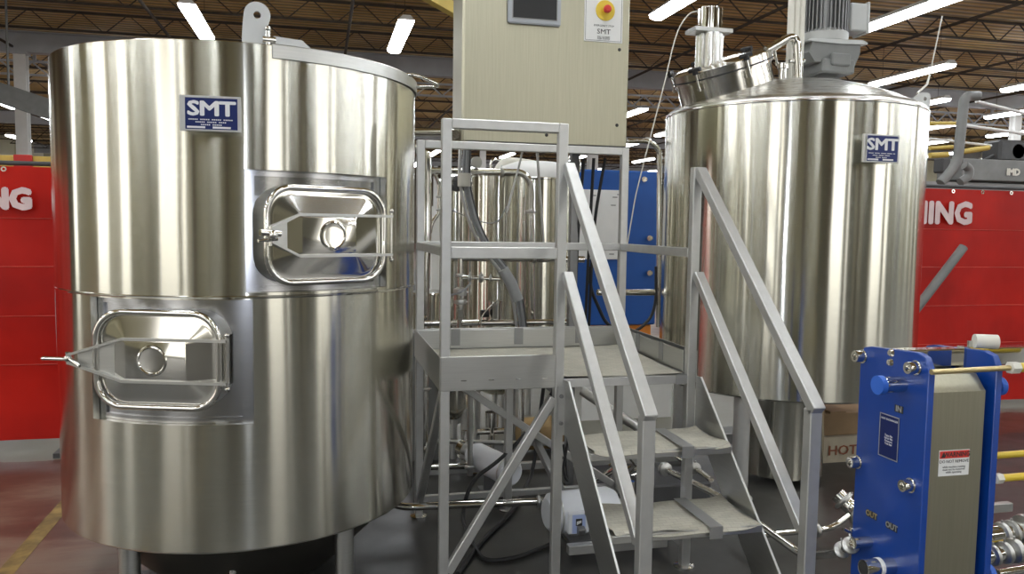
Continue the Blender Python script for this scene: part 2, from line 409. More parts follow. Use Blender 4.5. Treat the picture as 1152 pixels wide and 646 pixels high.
# bridging pipes along y
b0 = None
for x in [X0+1.5+3.25*i for i in range(13)]:
    if b0 is None:
        b = BM(); cyl(b, (x, Y0, 4.90), (x, Y1, 4.90), .028, seg=8)
        b0 = single('sprinkler_pipe', b, M['joist'], 'dark straight pipe run hung beneath the roof joists', 'pipe', 'overhead pipe runs'); xb = x
    else:
        c = b0.copy(); COL.objects.link(c); c.location = b0.location + V((x-xb, 0, 0))
# fluorescent fixtures
def fixture(x, y, z, L, lab, grp=None):
    t = thing('fluorescent_light', lab, 'light fixture', (x, y, z), grp)
    b = BM(); prism(b, [(x-.13, y, z-.005), (x-.06, y, z+.07), (x+.06, y, z+.07), (x+.13, y, z-.005)], (0, L, 0)); part(t, 'housing', b, M['white'])
    b = BM()
    prism(b, [(x-.12, y+.02, z-.006), (x-.11, y+.02, z-.05), (x-.06, y+.02, z-.075), (x+.06, y+.02, z-.075), (x+.11, y+.02, z-.05), (x+.12, y+.02, z-.006)], (0, L-.04, 0))
    part(t, 'diffuser', b, M['tube'])
    for yy in (y+.3, y+L-.3):
        b = BM(); cyl(b, (x, yy, z+.07), (x, yy, ZC), .004, seg=6); part(t, 'hanger', b, M['joist'])
    return t
LT = fixture(-1.88, 12.6, 4.6, 2.2, 'bright fluorescent fixture above the top left of the tall left tank')
L0 = V(LT.location)
def put(x, y, lab, grp=None):
    c = copy_tree(LT); c.location = (x, y, 4.6); c['label'] = lab
    if grp: c['group'] = grp
put(1.30, 12.6, 'bright fluorescent fixture seen end on between left tank and control cabinet')
put(4.86, 9.1, 'fluorescent fixture cut by the top edge just right of the cabinet')
put(8.22, 9.1, 'long bright fluorescent fixture at the top right behind the gear motor')
put(11.48, 12.86, 'bright fluorescent fixture low over the right shoulder of the domed tank')
put(8.3, 19.9, 'small distant fluorescent fixture beside the right edge of the control cabinet')
for x in [-1.9+3.25*i for i in range(-3, 10)]:
    for j in range(-5, 14):
        y = 12.6+3.55*j
        if 8 < y < 17 and x < 13: continue
        if 16 < y < 22 and abs(x-8.3) < 1.8: continue
        if j > 4 and j % 2: continue
        dx = (0 if j % 2 else .25)
        put(x+dx, y, 'fluorescent fixture in the rows hung under the roof joists of the hall', 'rows of ceiling lights')

# ------------------------------------------------------------------ left tank (mash tun)
TC = V((-.307, 3.526, 0)); TR = .70; TT, TS, TB = 2.043, 1.200, .3154
def shell(c, r, z0, z1, th0, th1, o0, o1, depth, n=144):
    b = BM(); ths = sorted(set([round(-180+360*i/n, 4) for i in range(n)] + [th0, th1])); zs = [z0, o0, o1, z1]
    def P(th, z, rr=r): return (c.x+rr*math.cos(R(th)), c.y+rr*math.sin(R(th)), z)
    ring = [[b.verts.new(P(t, z)) for t in ths] for z in zs]; N = len(ths)
    for k in range(3):
        for i in range(N):
            j = (i+1) % N
            if k == 1 and th0-1e-6 <= ths[i] and (ths[j] <= th1+1e-6) and ths[j] > ths[i]: continue
            b.faces.new((ring[k][i], ring[k][j], ring[k+1][j], ring[k+1][i]))
    ins = [i for i in range(N) if th0-1e-6 <= ths[i] <= th1+1e-6]
    lo = {i: b.verts.new(P(ths[i], o0, r-depth)) for i in ins}; hi = {i: b.verts.new(P(ths[i], o1, r-depth)) for i in ins}
    for i, j in zip(ins[:-1], ins[1:]):
        b.faces.new((ring[1][i], ring[1][j], lo[j], lo[i])); b.faces.new((ring[2][i], ring[2][j], hi[j], hi[i]))
    for i in (ins[0], ins[-1]): b.faces.new((ring[1][i], ring[2][i], hi[i], lo[i]))
    return b
tank = thing('mash_tank', 'tall open cylindrical stainless tank with two rectangular manways, nearest at left', 'tank', (TC.x, TC.y, 0))
b = shell(TC, TR+.003, TS-.004, TT, -85.1, -38.3, 1.212, 1.628, .035)
lathe(b, [(TR+.003, TT), (TR-.002, TT+.004), (TR-.03, TT+.004), (TR-.035, TT-.01), (TR-.035, TT-.5)], (TC.x, TC.y, 0), 144)
part(tank, 'upper_jacket', b, M['jacket'])
b = shell(TC, TR, TB, TS+.002, -132., -83.3, .760, 1.188, .035)
lathe(b, [(TR, TB), (TR-.004, TB-.006), (TR-.06, TB-.008)], (TC.x, TC.y, 0), 144)
part(tank, 'lower_jacket', b, M['jacket'])
b = BM(); lathe(b, [(TR-.035, TB+.01), (TR-.035, TT-.06)], (TC.x, TC.y, 0), 144); part(tank, 'inner_wall', b, M['inner'])
b = BM(); lathe(b, [(TR+.0035, TS-.008), (TR+.0065, TS-.004), (TR+.0065, TS), (TR+.0035, TS+.002)], (TC.x, TC.y, 0), 144); part(tank, 'seam_band', b, M['polish'])
# trim strips inside the two recesses
for th0, th1, z0, z1 in ((-85.1, -38.3, 1.212, 1.628), (-132., -83.3, .760, 1.188)):
    b = BM()
    for a, c_, q0, q1 in ((th0+.3, th1-.3, z0+.001, z0+.02), (th0+.3, th1-.3, z1-.02, z1-.001), (th0+.3, th0+2.6, z0, z1), (th1-3.2, th1-.3, z0, z1)):
        lathe(b, [(TR-.034, q0), (TR-.027, q0), (TR-.027, q1), (TR-.034, q1)], (TC.x, TC.y, 0), 24, a0=a, a1=c_, closed_prof=True)
    part(tank, 'recess_trim', b, M['inner'])
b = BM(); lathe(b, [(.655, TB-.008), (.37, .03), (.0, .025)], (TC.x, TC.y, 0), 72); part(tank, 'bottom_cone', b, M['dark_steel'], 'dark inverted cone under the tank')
for px, py in ((122, 616), (403, 592)):
    p = at(px, py, z=TB); d = V((p.x-TC.x, p.y-TC.y, 0)); p = TC + d.normalized()*(TR-.075)
    b = BM(); cyl(b, (p.x, p.y, .0), (p.x, p.y, TB+.02), .036); lathe(b, [(0, .0), (.06, .0), (.06, .012), (.036, .03)], (p.x, p.y, 0), 24); part(tank, 'leg', b, M['plate'])
for an in (60, 130):
    p = TC + V((math.cos(R(an)), math.sin(R(an)), 0))*(TR-.075)
    b = BM(); cyl(b, (p.x, p.y, .0), (p.x, p.y, TB+.02), .036); part(tank, 'leg', b, M['satin'])
# half lid on the right with skirt band
def rad(th, r, z): return V((TC.x+r*math.cos(R(th)), TC.y+r*math.sin(R(th)), z))
b = BM()
lathe(b, [(TR+.012, 2.001), (TR+.012, TT+.001), (TR+.006, TT+.006), (.35, TT+.03), (.001, TT+.03), (.001, TT+.012), (TR-.04, TT+.0045), (TR+.008, TT+.002), (TR+.008, 2.001)], (TC.x, TC.y, 0), 90, a0=-77.6, a1=102.4, closed_prof=True)
lid = part(tank, 'lid', b, M['plate'], 'half lid with a folded rim band')
p0, p1 = rad(-77, TR-.01, TT+.006), rad(-66, TR-.01, TT+.006)
b = BM(); prism(b, [p0, p1, rad(-69, TR-.01, TT+.032), rad(-77, TR-.01, TT+.034)], V((math.cos(R(-72)), math.sin(R(-72)), 0))*-.012); part(lid, 'stop_bracket', b, M['lug'])
b = BM(); tube(b, fillet([rad(-27, TR-.02, TT-.002), rad(-21, TR+.03, TT+.008), rad(-17, TR+.105, TT-.018), rad(-14, TR+.105, TT-.022), rad(-11, TR+.0, TT-.018)], .03), .0075); part(lid, 'handle', b, M['polish'], 'bent rod lid handle')
b = BM(); cyl(b, rad(-78.6, TR-.01, TT), rad(-78.6, TR-.01, TT+.055), .008); ball(b, rad(-78.6, TR-.01, TT+.055), .011); cyl(b, rad(-80, TR-.01, TT+.02), rad(-76.5, TR-.01, TT+.02), .011); part(lid, 'hinge_pin', b, M['polish'])
# lifting lug
c = rad(-81.6, TR-.02, TT); tg = V((math.sin(R(81.6)), math.cos(R(81.6)), 0)).normalized(); nn = V((math.cos(R(-81.6)), math.sin(R(-81.6)), 0))
b = BM(); pts = []
hc = c + tg*.004 + V((0, 0, .100)); Ro = .043
outer = [c - tg*.047 + V((0, 0, -.02)), c + tg*.043 + V((0, 0, -.02))]
arc = [hc + tg*Ro*math.cos(R(a)) + V((0, 0, Ro*math.sin(R(a)))) for a in range(-20, 181, 10)]
outer = [c - tg*.047 + V((0, 0, -.02)), c + tg*.036 + V((0, 0, -.02)), c + tg*.034 + V((0, 0, .055))] + arc + [c - tg*.043 + V((0, 0, .06))]
NH = 24
# build as ring faces around a hole
hole = [hc + tg*.012*math.cos(2*math.pi*k/NH) + V((0, 0, .012*math.sin(2*math.pi*k/NH))) for k in range(NH)]
def ring_plate(b, outer, hole, hc, off):
    """plate with a hole: outer polygon resampled by angle to the hole's verts"""
    n = len(hole); o = []
    for h in hole:
        d = (h-hc).normalized(); best = None
        for i in range(len(outer)):
            a, e = outer[i], outer[(i+1) % len(outer)]
            # solve hc + d*t = a + (e-a)*s in the plate's plane
            u1 = d; w = e-a; nrm = off.normalized(); cr = u1.cross(w).dot(nrm)
            if abs(cr) < 1e-9: continue
            t = (a-hc).cross(w).dot(nrm)/cr; s_ = (a-hc).cross(u1).dot(nrm)/cr
            if t > 0 and -1e-6 <= s_ <= 1+1e-6 and (best is None or t > best): best = t
        o.append(hc + d*best)
    A = [b.verts.new(p) for p in o]; B = [b.verts.new(p) for p in hole]; A2 = [b.verts.new(p+off) for p in o]; B2 = [b.verts.new(p+off) for p in hole]
    for i in range(n):
        j = (i+1) % n
        b.faces.new((A[i], A[j], B[j], B[i])); b.faces.new((A2[j], A2[i], B2[i], B2[j]))
        b.faces.new((A[i], A2[i], A2[j], A[j])); b.faces.new((B[i], B[j], B2[j], B2[i]))
hole = [hc + (h-hc) for h in [hc + tg*.012*math.cos(2*math.pi*k/60) + V((0, 0, .012*math.sin(2*math.pi*k/60))) for k in range(60)]]
ring_plate(b, outer, hole, hc, -nn*.012)
part(tank, 'lifting_lug', b, M['lug'], 'pale matte lifting lug with a round hole')
# rectangular manways
def rrect(c, t, w, h, r, z, off, n=8):
    out = []
    for sx, sz, a0 in ((1, 1, 0), (-1, 1, 90), (-1, -1, 180), (1, -1, 270)):
        for k in range(n+1):
            a = R(a0+90*k/n); out.append(c + off + t*(sx*(w/2-r)+r*math.cos(a)) + V((0, 0, z + sz*(h/2-r)+r*math.sin(a))))
    return out
def loft(b, loops, cap0=False, cap1=False):
    rs = [[b.verts.new(p) for p in L] for L in loops]; n = len(rs[0])
    for A, B in zip(rs[:-1], rs[1:]):
        for i in range(n): b.faces.new((A[i], A[(i+1) % n], B[(i+1) % n], B[i]))
    if cap0: b.faces.new(rs[0][::-1])
    if cap1: b.faces.new(rs[-1])
def manway(th, zc, tc_, lab, W, H, flip, name_mat):
    n = V((math.cos(R(th)), math.sin(R(th)), 0)); t = V((-n.y, n.x, 0)); c = TC + n*.67; z = zc
    def L(w, h, r, off): return rrect(c + t*tc_, t, w, h, r, z, n*off)
    mw = part(tank, 'manway', (lambda b: (loft(b, [L(W-.006, H-.006, .10, -.05), L(W-.006, H-.006, .10, .045), L(W-.03, H-.03, .09, .045), L(W-.03, H-.03, .09, -.02)]), b)[1])(BM()), M['plate'], lab)
    b = BM(); tube(b, L(W-.016, H-.016, .092, .058), .011, closed=True, seg=12); part(mw, 'rim_tube', b, M['polish'])
    # pressed door: sloping facets to a flat middle
    b = BM(); e = .048
    iw, ih, ir = .21, .125, .006
    lo = L(W-.035, H-.035, .085, e)
    inner = rrect(c + t*tc_, t, iw, ih, ir, z, n*(e+.022))
    loft(b, [L(W-.035, H-.035, .085, e-.01), lo, L(W-.075, H-.075, .065, e), inner], cap0=False, cap1=True)
    # corner rays read as creases
    part(mw, 'door', b, M['polish'], 'pressed door with sloping facets')
    b = BM(); cc = c + t*(tc_+.012*flip) + n*(e+.024) + V((0, 0, z)); lathe(b, [(.052, -.002), (.050, .003), (.045, .004), (.042, .000), (.03, -.001), (0, .0)], cc, 40, axis=n); part(mw, 'boss_ring', b, M['polish'])
    # yoke: two thin bars from the hinge, converging at the hand screw
    b = BM(); hx = tc_ + W/2 + .022; kx = tc_ - .115; ex = tc_ - W/2 - (.0 if flip > 0 else .085); ez = 0.; e2 = .072
    for s in (1, -1):
        zt = z + s*.071
        def q(tt, zz, nn_): return c + t*tt + n*nn_ + V((0, 0, zz))
        b2 = [q(hx, zt, e2-.022), q(hx, zt, e2+.004), q(kx, zt, e2+.006), q(ex, z+s*.012, e2+.004), q(ex, z+s*.012, e2-.016), q(kx, zt, e2-.02)]
        vs = [b.verts.new(p+V((0, 0, .0045))) for p in b2]; ws = [b.verts.new(p-V((0, 0, .0045))) for p in b2]
        for A in (vs, ws):
            b.faces.new((A[0], A[1], A[2], A[5])); b.faces.new((A[5], A[2], A[3], A[4]))
        for i in range(6):
            j = (i+1) % 6; b.faces.new((vs[i], vs[j], ws[j], ws[i]))
    # sloping webs between the bars at the screw end
    wv_ = [q(kx+.005, z+.069, e2-.018), q(ex+.03, z+.02, e2-.015), q(ex+.03, z-.02, e2-.015), q(kx+.005, z-.069, e2-.018)]
    prism(b, wv_, n*.003)
    yk = part(mw, 'yoke', b, M['plate'])
    b = BM(); cyl(b, q(hx, z-.088, e2-.008), q(hx, z+.088, e2-.008), .005)
    for s in (1, -1): ball(b, q(hx, z+s*.09, e2-.008), .009)
    prism(b, [q(hx-.02, z+.085, -.02), q(hx-.02, z-.085, -.02), q(hx-.02, z-.085, e2-.02), q(hx-.02, z+.085, e2-.02)], t*.004)
    part(mw, 'hinge_pin', b, M['polish'])
    b = BM()
    if flip > 0:
        cyl(b, q(ex+.01, z, .02), q(ex+.01, z, e2+.035), .008); cyl(b, q(ex-.03, z+.01, e2+.02), q(ex+.04, z+.005, e2+.02), .011); cyl(b, q(ex-.035, z-.018, e2+.015), q(ex+.03, z-.012, e2+.02), .006)
        ball(b, q(ex+.01, z, e2+.03), .016); cyl(b, q(ex+.01, z-.035, e2+.01), q(ex+.01, z+.03, e2+.01), .006)
    else:
        cyl(b, q(ex-.085, z+.0, e2+.002), q(ex+.01, z-.002, e2-.005), .0065); cyl(b, q(ex, z+.003, e2-.005), q(ex+.055, z-.02, e2+.018), .006); ball(b, q(ex+.0, z, e2-.005), .013); cyl(b, q(ex, z-.02, e2-.01), q(ex, z+.022, e2-.005), .008)
    part(mw, 'hand_screw', b, M['polish'], 'wing screw that clamps the yoke')
manway(-62, 1.409, -.010, 'upper right manway with its clamp screw at the left edge', .470, .340, 1, None)
manway(-107.5, .987, -.006, 'lower left manway with its handle sticking out past the tank', .44, .335, -1, None)
# name plate
def smt(parent, ctr, right, up, w, h, lab, brk=True):
    right, up = V(right).normalized(), V(up).normalized(); n = right.cross(up); ctr = V(ctr)
    def q(a, c_, d): return ctr + right*a + up*c_ + n*d
    b = BM(); prism(b, [q(-w/2-.016, -h/2-.004, -.014), q(w/2+.008, -h/2-.004, -.014), q(w/2+.008, h/2+.006, -.014), q(-w/2-.016, h/2+.006, -.014)], n*.012)
    for s in (-1, 1): prism(b, [q(s*w/4-.01, -h/3, -.045), q(s*w/4+.01, -h/3, -.045), q(s*w/4+.01, h/3, -.045), q(s*w/4-.01, h/3, -.045)], n*.034)
    br_ = part(parent, 'nameplate', b, M['satin'], lab)
    b = BM(); prism(b, [q(-w/2, -h/2, -.001), q(w/2, -h/2, -.001), q(w/2, h/2, -.001), q(-w/2, h/2, -.001)], n*.002); part(br_, 'blue_face', b, M['plate_blue'])
    b = text_bm('SMT', h*.62, q(0, h*.14, .002), right, up, bold=.0022, sx=1.30, space=.95); part(br_, 'lettering', b, M['letter'])
    b = text_bm('SPECIFIC MECHANICAL\nTECHNOLOGIES', .001, q(0, 0, .002), right, up) if False else BM()
    # small print lines and the two stamped boxes
    for zz, ww in ((-.18, .86), (-.26, .6), (-.34, .4)):
        k = int(ww*w/.006)
        for i in range(k):
            if i % 6 == 5: continue
            x_ = -ww*w/2 + i*.006
            prism(b, [q(x_, zz*h-.0018, .0012), q(x_+.0042, zz*h-.0018, .0012), q(x_+.0042, zz*h+.0018, .0012), q(x_, zz*h+.0018, .0012)], n*.0005)
    for x_ in (-.28, .2): prism(b, [q(x_*w-.18*w, -.45*h, .0012), q(x_*w+.16*w, -.45*h, .0012), q(x_*w+.16*w, -.39*h, .0012), q(x_*w-.18*w, -.39*h, .0012)], n*.0005)
    part(br_, 'small_print', b, M['letter'], kind='stuff')
    b = BM()
    for s, e in ((1, 0), (-1, 0)):
        prism(b, [q(s*w/2-.0015, -h/2, .001), q(s*w/2+.0015, -h/2, .001), q(s*w/2+.0015, h/2, .001), q(s*w/2-.0015, h/2, .001)], n*.0012)
        prism(b, [q(-w/2, s*h/2-.0015, .001), q(w/2, s*h/2-.0015, .001), q(w/2, s*h/2+.0015, .001), q(-w/2, s*h/2+.0015, .001)], n*.0012)
    part(br_, 'border', b, M['satin'])
n = V((math.cos(R(-92.8)), math.sin(R(-92.8)), 0)); t = V((-n.y, n.x, 0))
smt(tank, TC + n*(TR+.045) + V((0, 0, 1.800)), t, (0, 0, 1), .165, .104, 'blue maker plate on the upper jacket')
# outlet valve lever
p0, p1 = at(203, 624, y=3.02), at(256, 635, y=3.02); hb = at(262, 644, y=3.03)
b = BM(); sq(b, p0, p1, .004, .018); cyl(b, hb+V((0, 0, -.04)), hb+V((0, 0, .035)), .014); cyl(b, hb+V((-.03, 0, -.03)), hb+V((.05, .12, -.03)), .022); part(tank, 'outlet_valve', b, M['polish'], 'small valve with a flat lever under the tank')

# ------------------------------------------------------------------ work platform
pf = thing('work_platform', 'grey steel work platform with guard rails and stair between the two big tanks', 'platform', (.99, 3.46, 0))
S = .038
xa, xb_, xc = .45, .914, 1.494; yf, yb = 3.04, 3.853
def post(x, y, z1, z0=0., nm='post', w=S):
    b = BM(); box(b, (x, y, z0), (x+w, y+w, z1), .003); o = part(pf, nm, b, M['satin'])
    b = BM(); lathe(b, [(0, 0), (.042, 0), (.042, .008), (.012, .016), (.012, .05)], (x+w/2, y+w/2, 0), 20); part(o, 'foot_pad', b, M['polish'])
for x, y, z in ((xa, yf, 1.8565), (xb_, yf, 1.8565), (xc, yf, 1.704), (xa, yb, 1.8565), (xc, yb, 1.8565), (xb_-.01, yb, .80)): post(x, y, z)
def rail(p0, p1, nm='rail', w=S, h=None, up=None):
    b = BM(); sq(b, p0, p1, w, h, up); return part(pf, nm, b, M['satin'])
zt = 1.8375
rail((xa+S, yf+S/2, zt), (xb_, yf+S/2, zt)); rail((xa+S, yf+S/2, 1.345), (xb_, yf+S/2, 1.345), h=.046)
rail((xa+S, yb+S/2, zt), (xc, yb+S/2, zt)); rail((xa+S, yb+S/2, 1.352), (xc, yb+S/2, 1.352))
rail((xa+S/2, yf+S, 1.350), (xa+S/2, yb, 1.350)); rail((xc+S/2, yf+S, 1.350), (xc+S/2, yb, 1.350))
# toe boards
def toe(a, c, nm='toe_board'):
    b = BM(); box(b, a, c, .0015); return part(pf, nm, b, M['plate'])
t1 = toe((xa, yf-.004, .805), (xb_, yf+.0, .940)); t2 = toe((xa, yb+S, .805), (xc+S, yb+S+.004, .94)); t3 = toe((xa-.004, yf, .805), (xa, yb+S, .94)); t4 = toe((xc+S, yf, .805), (xc+S+.004, yb+S, .94))
toe((xa+.004, yb-.006, .845), (xc, yb, .938)); toe((xc-.006, yf+S, .845), (xc, yb, .938))
b = BM()
for x in (.53, .64, .75, .86): box(b, (x, yf-.006, .843), (x+.022, yf-.003, .847))
part(t1, 'weld_bead', b, M['polish'])
# deck and its edge channel
b = BM(); box(b, (xa+.002, yf+.005, .832), (xc+S-.002, yb+S-.002, .838)); part(pf, 'deck', b, M['plate'])
b = BM(); box(b, (xb_+S, yf, .803), (xc, yf+.005, .838), .001); box(b, (xa+S, yf+.005, .803), (xb_, yf+.01, .83)); box(b, (xa+.05, yf+.3, .80), (xc, yf+.33, .83)); box(b, (xa+.05, yf+.6, .80), (xc, yf+.63, .83)); part(pf, 'deck_frame', b, M['satin'])
# tape on toe boards
for x in (.62, .94, 1.26):
    b = BM(); box(b, (x, yb-.0085, .86), (x+.045, yb-.0062, .942)); part(pf, 'tape', b, M['tape'])
for y in (3.28, 3.55):
    b = BM(); box(b, (xc-.0085, y, .86), (xc-.0062, y+.045, .942)); part(pf, 'tape', b, M['tape'])
b = BM(); box(b, (1.44, yf-.002, .800), (1.49, yf-.0005, .842)); part(pf, 'tape', b, M['tape'])
# braces
rail((xa+S, yf+S/2, .07), (xb_-.0, yf+S/2, .76), 'brace', .036); rail((xa+S/2, yf+.05, .79), (xa+S/2, yb, .08), 'brace', .034); rail((xa+S, yb+S/2, .78), (xc, yb+S/2, .10), 'brace', .036)
rail((xc+S/2, yf+S, .10), (xc+S/2, yb, .10), 'lower_rail', .034); rail((xa+S, yb+S/2, .09), (xc, yb+S/2, .09), 'lower_rail', .03)
# stringers
for x, nm in ((.955, 'l'), (1.530, 'r')):
    pts = [(x, 3.035, .835), (x, 2.995, .835), (x, 2.075, .0), (x, 2.33, .0), (x, 3.0, .61), (x, 3.035, .61)]
    b = BM(); prism(b, pts, (.005, 0, 0)); o = part(pf, 'stringer', b, M['plate'])
    b = BM(); prism(b, [(x-.001, 2.997, .837), (x-.001, 2.077, .0015), (x-.001, 2.071, .0015), (x-.001, 2.991, .839)], (.007, 0, 0)); part(o, 'edge_bead', b, M['white'], 'bright edge line in white colour')  # bright line along the steel edge, put in as white colour
# bolt bracket joining stringer to the post
b = BM(); box(b, (.953, yf-.003, .62), (.957+.001, yf+.04, .80)); box(b, (xb_+.012, yf-.008, .61), (.957, yf-.003, .81)); o = part(pf, 'stair_bracket', b, M['satin'])
for z in (.77, .66):
    b = BM(); lathe(b, [(0, .008), (.008, .007), (.009, 0)], (.94, yf-.008, z), 12, axis=(0, -1, 0)); part(o, 'bolt', b, M['frame_dark'])
# treads
TR_ = ((2.72, 2.985, .620), (2.485, 2.775, .400), (2.245, 2.51, .200))
for y0, y1, z in TR_:
    b = BM(); box(b, (.960, y0, z-.028), (1.530, y1, z), .002); part(pf, 'tread', b, M['plate'])
# newels and hand rails
ny = 2.188
for x in (.935, 1.502):
    b = BM(); box(b, (x, ny, 0), (x+.042, ny+.042, .885), .003); o = part(pf, 'newel_post', b, M['satin'])
    upv = (0, .7, .75)
    b = BM(); sq(b, (x+.021, ny-.005, .880), (x+.021, 3.045, 1.690), .042, .040); part(pf, 'hand_rail', b, M['satin'])
    b = BM(); sq(b, (x+.021, ny+.045, .480), (x+.021, 3.035, 1.262), .040, .036); part(pf, 'knee_rail', b, M['satin'])
# protective sheets
def sheet(x0, x1, y0, y1, z, lab, seed, over=.0, ragged=.012, mt='sheet'):
    rnd = random.Random(seed); nx, nyy = 26, 14
    ph = [rnd.random()*6 for _ in range(6)]
    def f(a, c_):
        e = max(0, abs(a-.5)*2-.75)/.25; g = max(0, (.12-c_)/.12)
        dz = .0035*math.sin(9*a+ph[0])*math.sin(7*c_+ph[1]) + .006*e*e*(1+math.sin(5*c_+ph[2]))
        dy = ragged*(math.sin(6*a+ph[3])+.5*math.sin(13*a+ph[4]))*(abs(c_-.5)*2)
        dx = ragged*(math.sin(5*c_+ph[5]))*(abs(a-.5)*2)
        return V((dx, dy, dz+.004 - over*g*g))
    b = BM(); grid(b, (x0, y0, z), (x1-x0, 0, 0), (0, y1-y0, 0), nx, nyy, f); thicken(b, .0015)
    return single('protective_sheet', b, M[mt], lab, 'protective paper')
sheet(xa+.05, xc-.02, yf+.02, yb-.02, .840, 'cream protective paper covering the platform deck', 1, ragged=.004)
sheet(xa+.06, .80, yf+.02, yf+.17, .8445, 'small white paper lying on the deck behind the front toe board', 9, ragged=.002, mt='paper')
labs = ['cream paper cover with a grey tape strip on the top stair tread', 'cream paper cover with a grey tape strip on the middle stair tread', 'cream paper cover on the lowest stair tread at the bottom of the frame']
for (y0, y1, z), lab, sd in zip(TR_, labs, (3, 4, 5)):
    o = sheet(.967, 1.515, y0-.008, y1, z, lab, sd, over=.012, ragged=.010)
    if z > .3:
        b = BM(); xx = 1.315
        prism(b, [(xx, y0-.016, z+.013), (xx+.05, y0-.016, z+.013), (xx+.05-.0, y1-.01, z+.014), (xx, y1-.01, z+.014)], (0, 0, .001)); box(b, (xx, y0-.018, z-.03), (xx+.05, y0-.0165, z+.013))
        part(o, 'tape', b, M['tape'], 'grey tape strip')

# ------------------------------------------------------------------ control cabinet
cb = thing('control_cabinet', 'big stainless control cabinet standing up behind the platform rail', 'cabinet', (1.12, 4.11, 0))
cx0, cx1, cy0, cy1, cz0, cz1 = .685, 1.556, 3.95, 4.27, 1.862, 3.05
b = BM(); box(b, (cx0, cy0+.02, cz0), (cx1, cy1, cz1), .012); part(cb, 'body', b, M['cab'])
b = BM(); box(b, (cx0+.002, cy0, cz0+.006), (cx1-.002, cy0+.019, cz1-.006), .006); door = part(cb, 'door', b, M['cab'])
def pin(x, z, r=.009):
    b = BM(); lathe(b, [(0, .005), (r*.8, .004), (r, 0)], (x, cy0, z), 16, axis=(0, -1, 0)); part(door, 'door_lock', b, M['ink'])
pin(1.501, 2.365); pin(1.497, 1.98); pin(1.119, 1.915)
b = BM(); prism(b, [(.905, cy0-.022, 2.455), (1.178, cy0-.022, 2.455), (1.178, cy0-.022, 2.66), (.905, cy0-.022, 2.66)], (0, .022, 0))
bmesh.ops.bevel(b, geom=list(b.edges), offset=.006, segments=2, affect='EDGES'); hmi = part(door, 'touch_screen', b, M['bezel'], 'grey bezelled screen')
b = BM(); box(b, (.93, cy0-.0235, 2.482), (1.154, cy0-.0215, 2.64)); part(hmi, 'screen', b, M['screen'])
b = BM()
for a, c_ in (((.926, cy0-.0245, 2.478), (1.158, cy0-.022, 2.482)), ((.926, cy0-.0245, 2.64), (1.158, cy0-.022, 2.644)), ((.926, cy0-.0245, 2.482), (.930, cy0-.022, 2.64)), ((1.154, cy0-.0245, 2.482), (1.158, cy0-.022, 2.64))): box(b, a, c_)
part(hmi, 'screen_trim', b, M['tape'])
b = BM(); box(b, (1.306, cy0-.004, 2.396), (1.514, cy0, 2.66), .0015); lp = part(door, 'legend_plate', b, M['white'], 'white legend plate of the emergency stop')
b = BM(); lathe(b, [(0, .004), (.050, .004), (.052, 0)], (1.418, cy0-.004, 2.555), 40, axis=(0, -1, 0)); part(lp, 'yellow_disc', b, M['yellow'])
b = BM(); lathe(b, [(0, .045), (.014, .043), (.020, .034), (.020, .026), (.011, .022), (.011, 0)], (1.418, cy0-.008, 2.555), 24, axis=(0, -1, 0)); part(lp, 'stop_button', b, M['red_ink'], 'red mushroom stop button')
b = text_bm('EMERGENCY STOP', .013, (1.412, cy0-.0045, 2.478), (1, 0, 0), (0, 0, 1), .0004); part(lp, 'lettering', b, M['ink'])
b = text_bm('SMT', .034, (1.412, cy0-.0045, 2.448), (1, 0, 0), (0, 0, 1), .0004, sx=1.2); 
part(lp, 'logo', b, M['ink'])
b = text_bm('PULL TO RESET\nPUSH TO STOP', .010, (1.412, cy0-.0045, 2.417), (1, 0, 0), (0, 0, 1), .0004); part(lp, 'lettering', b, M['ink'])
b = BM()
for a, c_ in (((1.313, 2.403), (1.507, 2.4045)), ((1.313, 2.403), (1.3145, 2.655)), ((1.5055, 2.403), (1.507, 2.655))): box(b, (a[0], cy0-.0048, a[1]), (c_[0], cy0-.004, c_[1]))
part(lp, 'border_line', b, M['ink'])
for x in (at(645, 300, y=4.2).x-.02,):
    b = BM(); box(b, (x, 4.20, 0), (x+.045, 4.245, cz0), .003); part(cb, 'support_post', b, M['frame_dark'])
b = BM(); box(b, (cx0+.02, cy0-.09, cz0-.005), (cx1-.02, cy1-.02, cz0)); part(cb, 'base_channel', b, M['charcoal'])
b = BM(); cyl(b, (.66, 4.0, 1.905), (.66, 4.2, 1.905), .022); cyl(b, (.60, 4.1, 1.935), (.69, 4.1, 1.935), .018); part(cb, 'side_gland', b, M['polish'])

# ------------------------------------------------------------------ domed tank (right)
DC = V((2.674, 4.212, 0)); DR = .72; DT, DB = 2.104, .567
dt = thing('domed_tank', 'large domed stainless tank with gear motor on top, at right', 'tank', (DC.x, DC.y, 0))
b = BM(); lathe(b, [(.3, DB-.03), (DR-.05, DB-.005), (DR-.01, DB), (DR, DB+.01), (DR, DT-.004), (DR-.003, DT)], (DC.x, DC.y, 0), 144); part(dt, 'jacket', b, M['jacket2'])
b = BM(); lathe(b, [(DR-.003, DT), (DR-.004, DT+.012), (DR-.02, DT+.028), (DR-.05, DT+.038), (.58, DT+.085), (.45, DT+.135), (.30, DT+.178), (.15, DT+.203), (0, DT+.21)], (DC.x, DC.y, 0), 144); dome = part(dt, 'dome', b, steel('dome_steel', (.78, .77, .73), .28))
b = BM(); lathe(b, [(DR+.001, DT-.012), (DR+.003, DT-.008), (DR+.003, DT-.004), (DR+.001, DT)], (DC.x, DC.y, 0), 144); part(dt, 'top_seam', b, M['polish'])
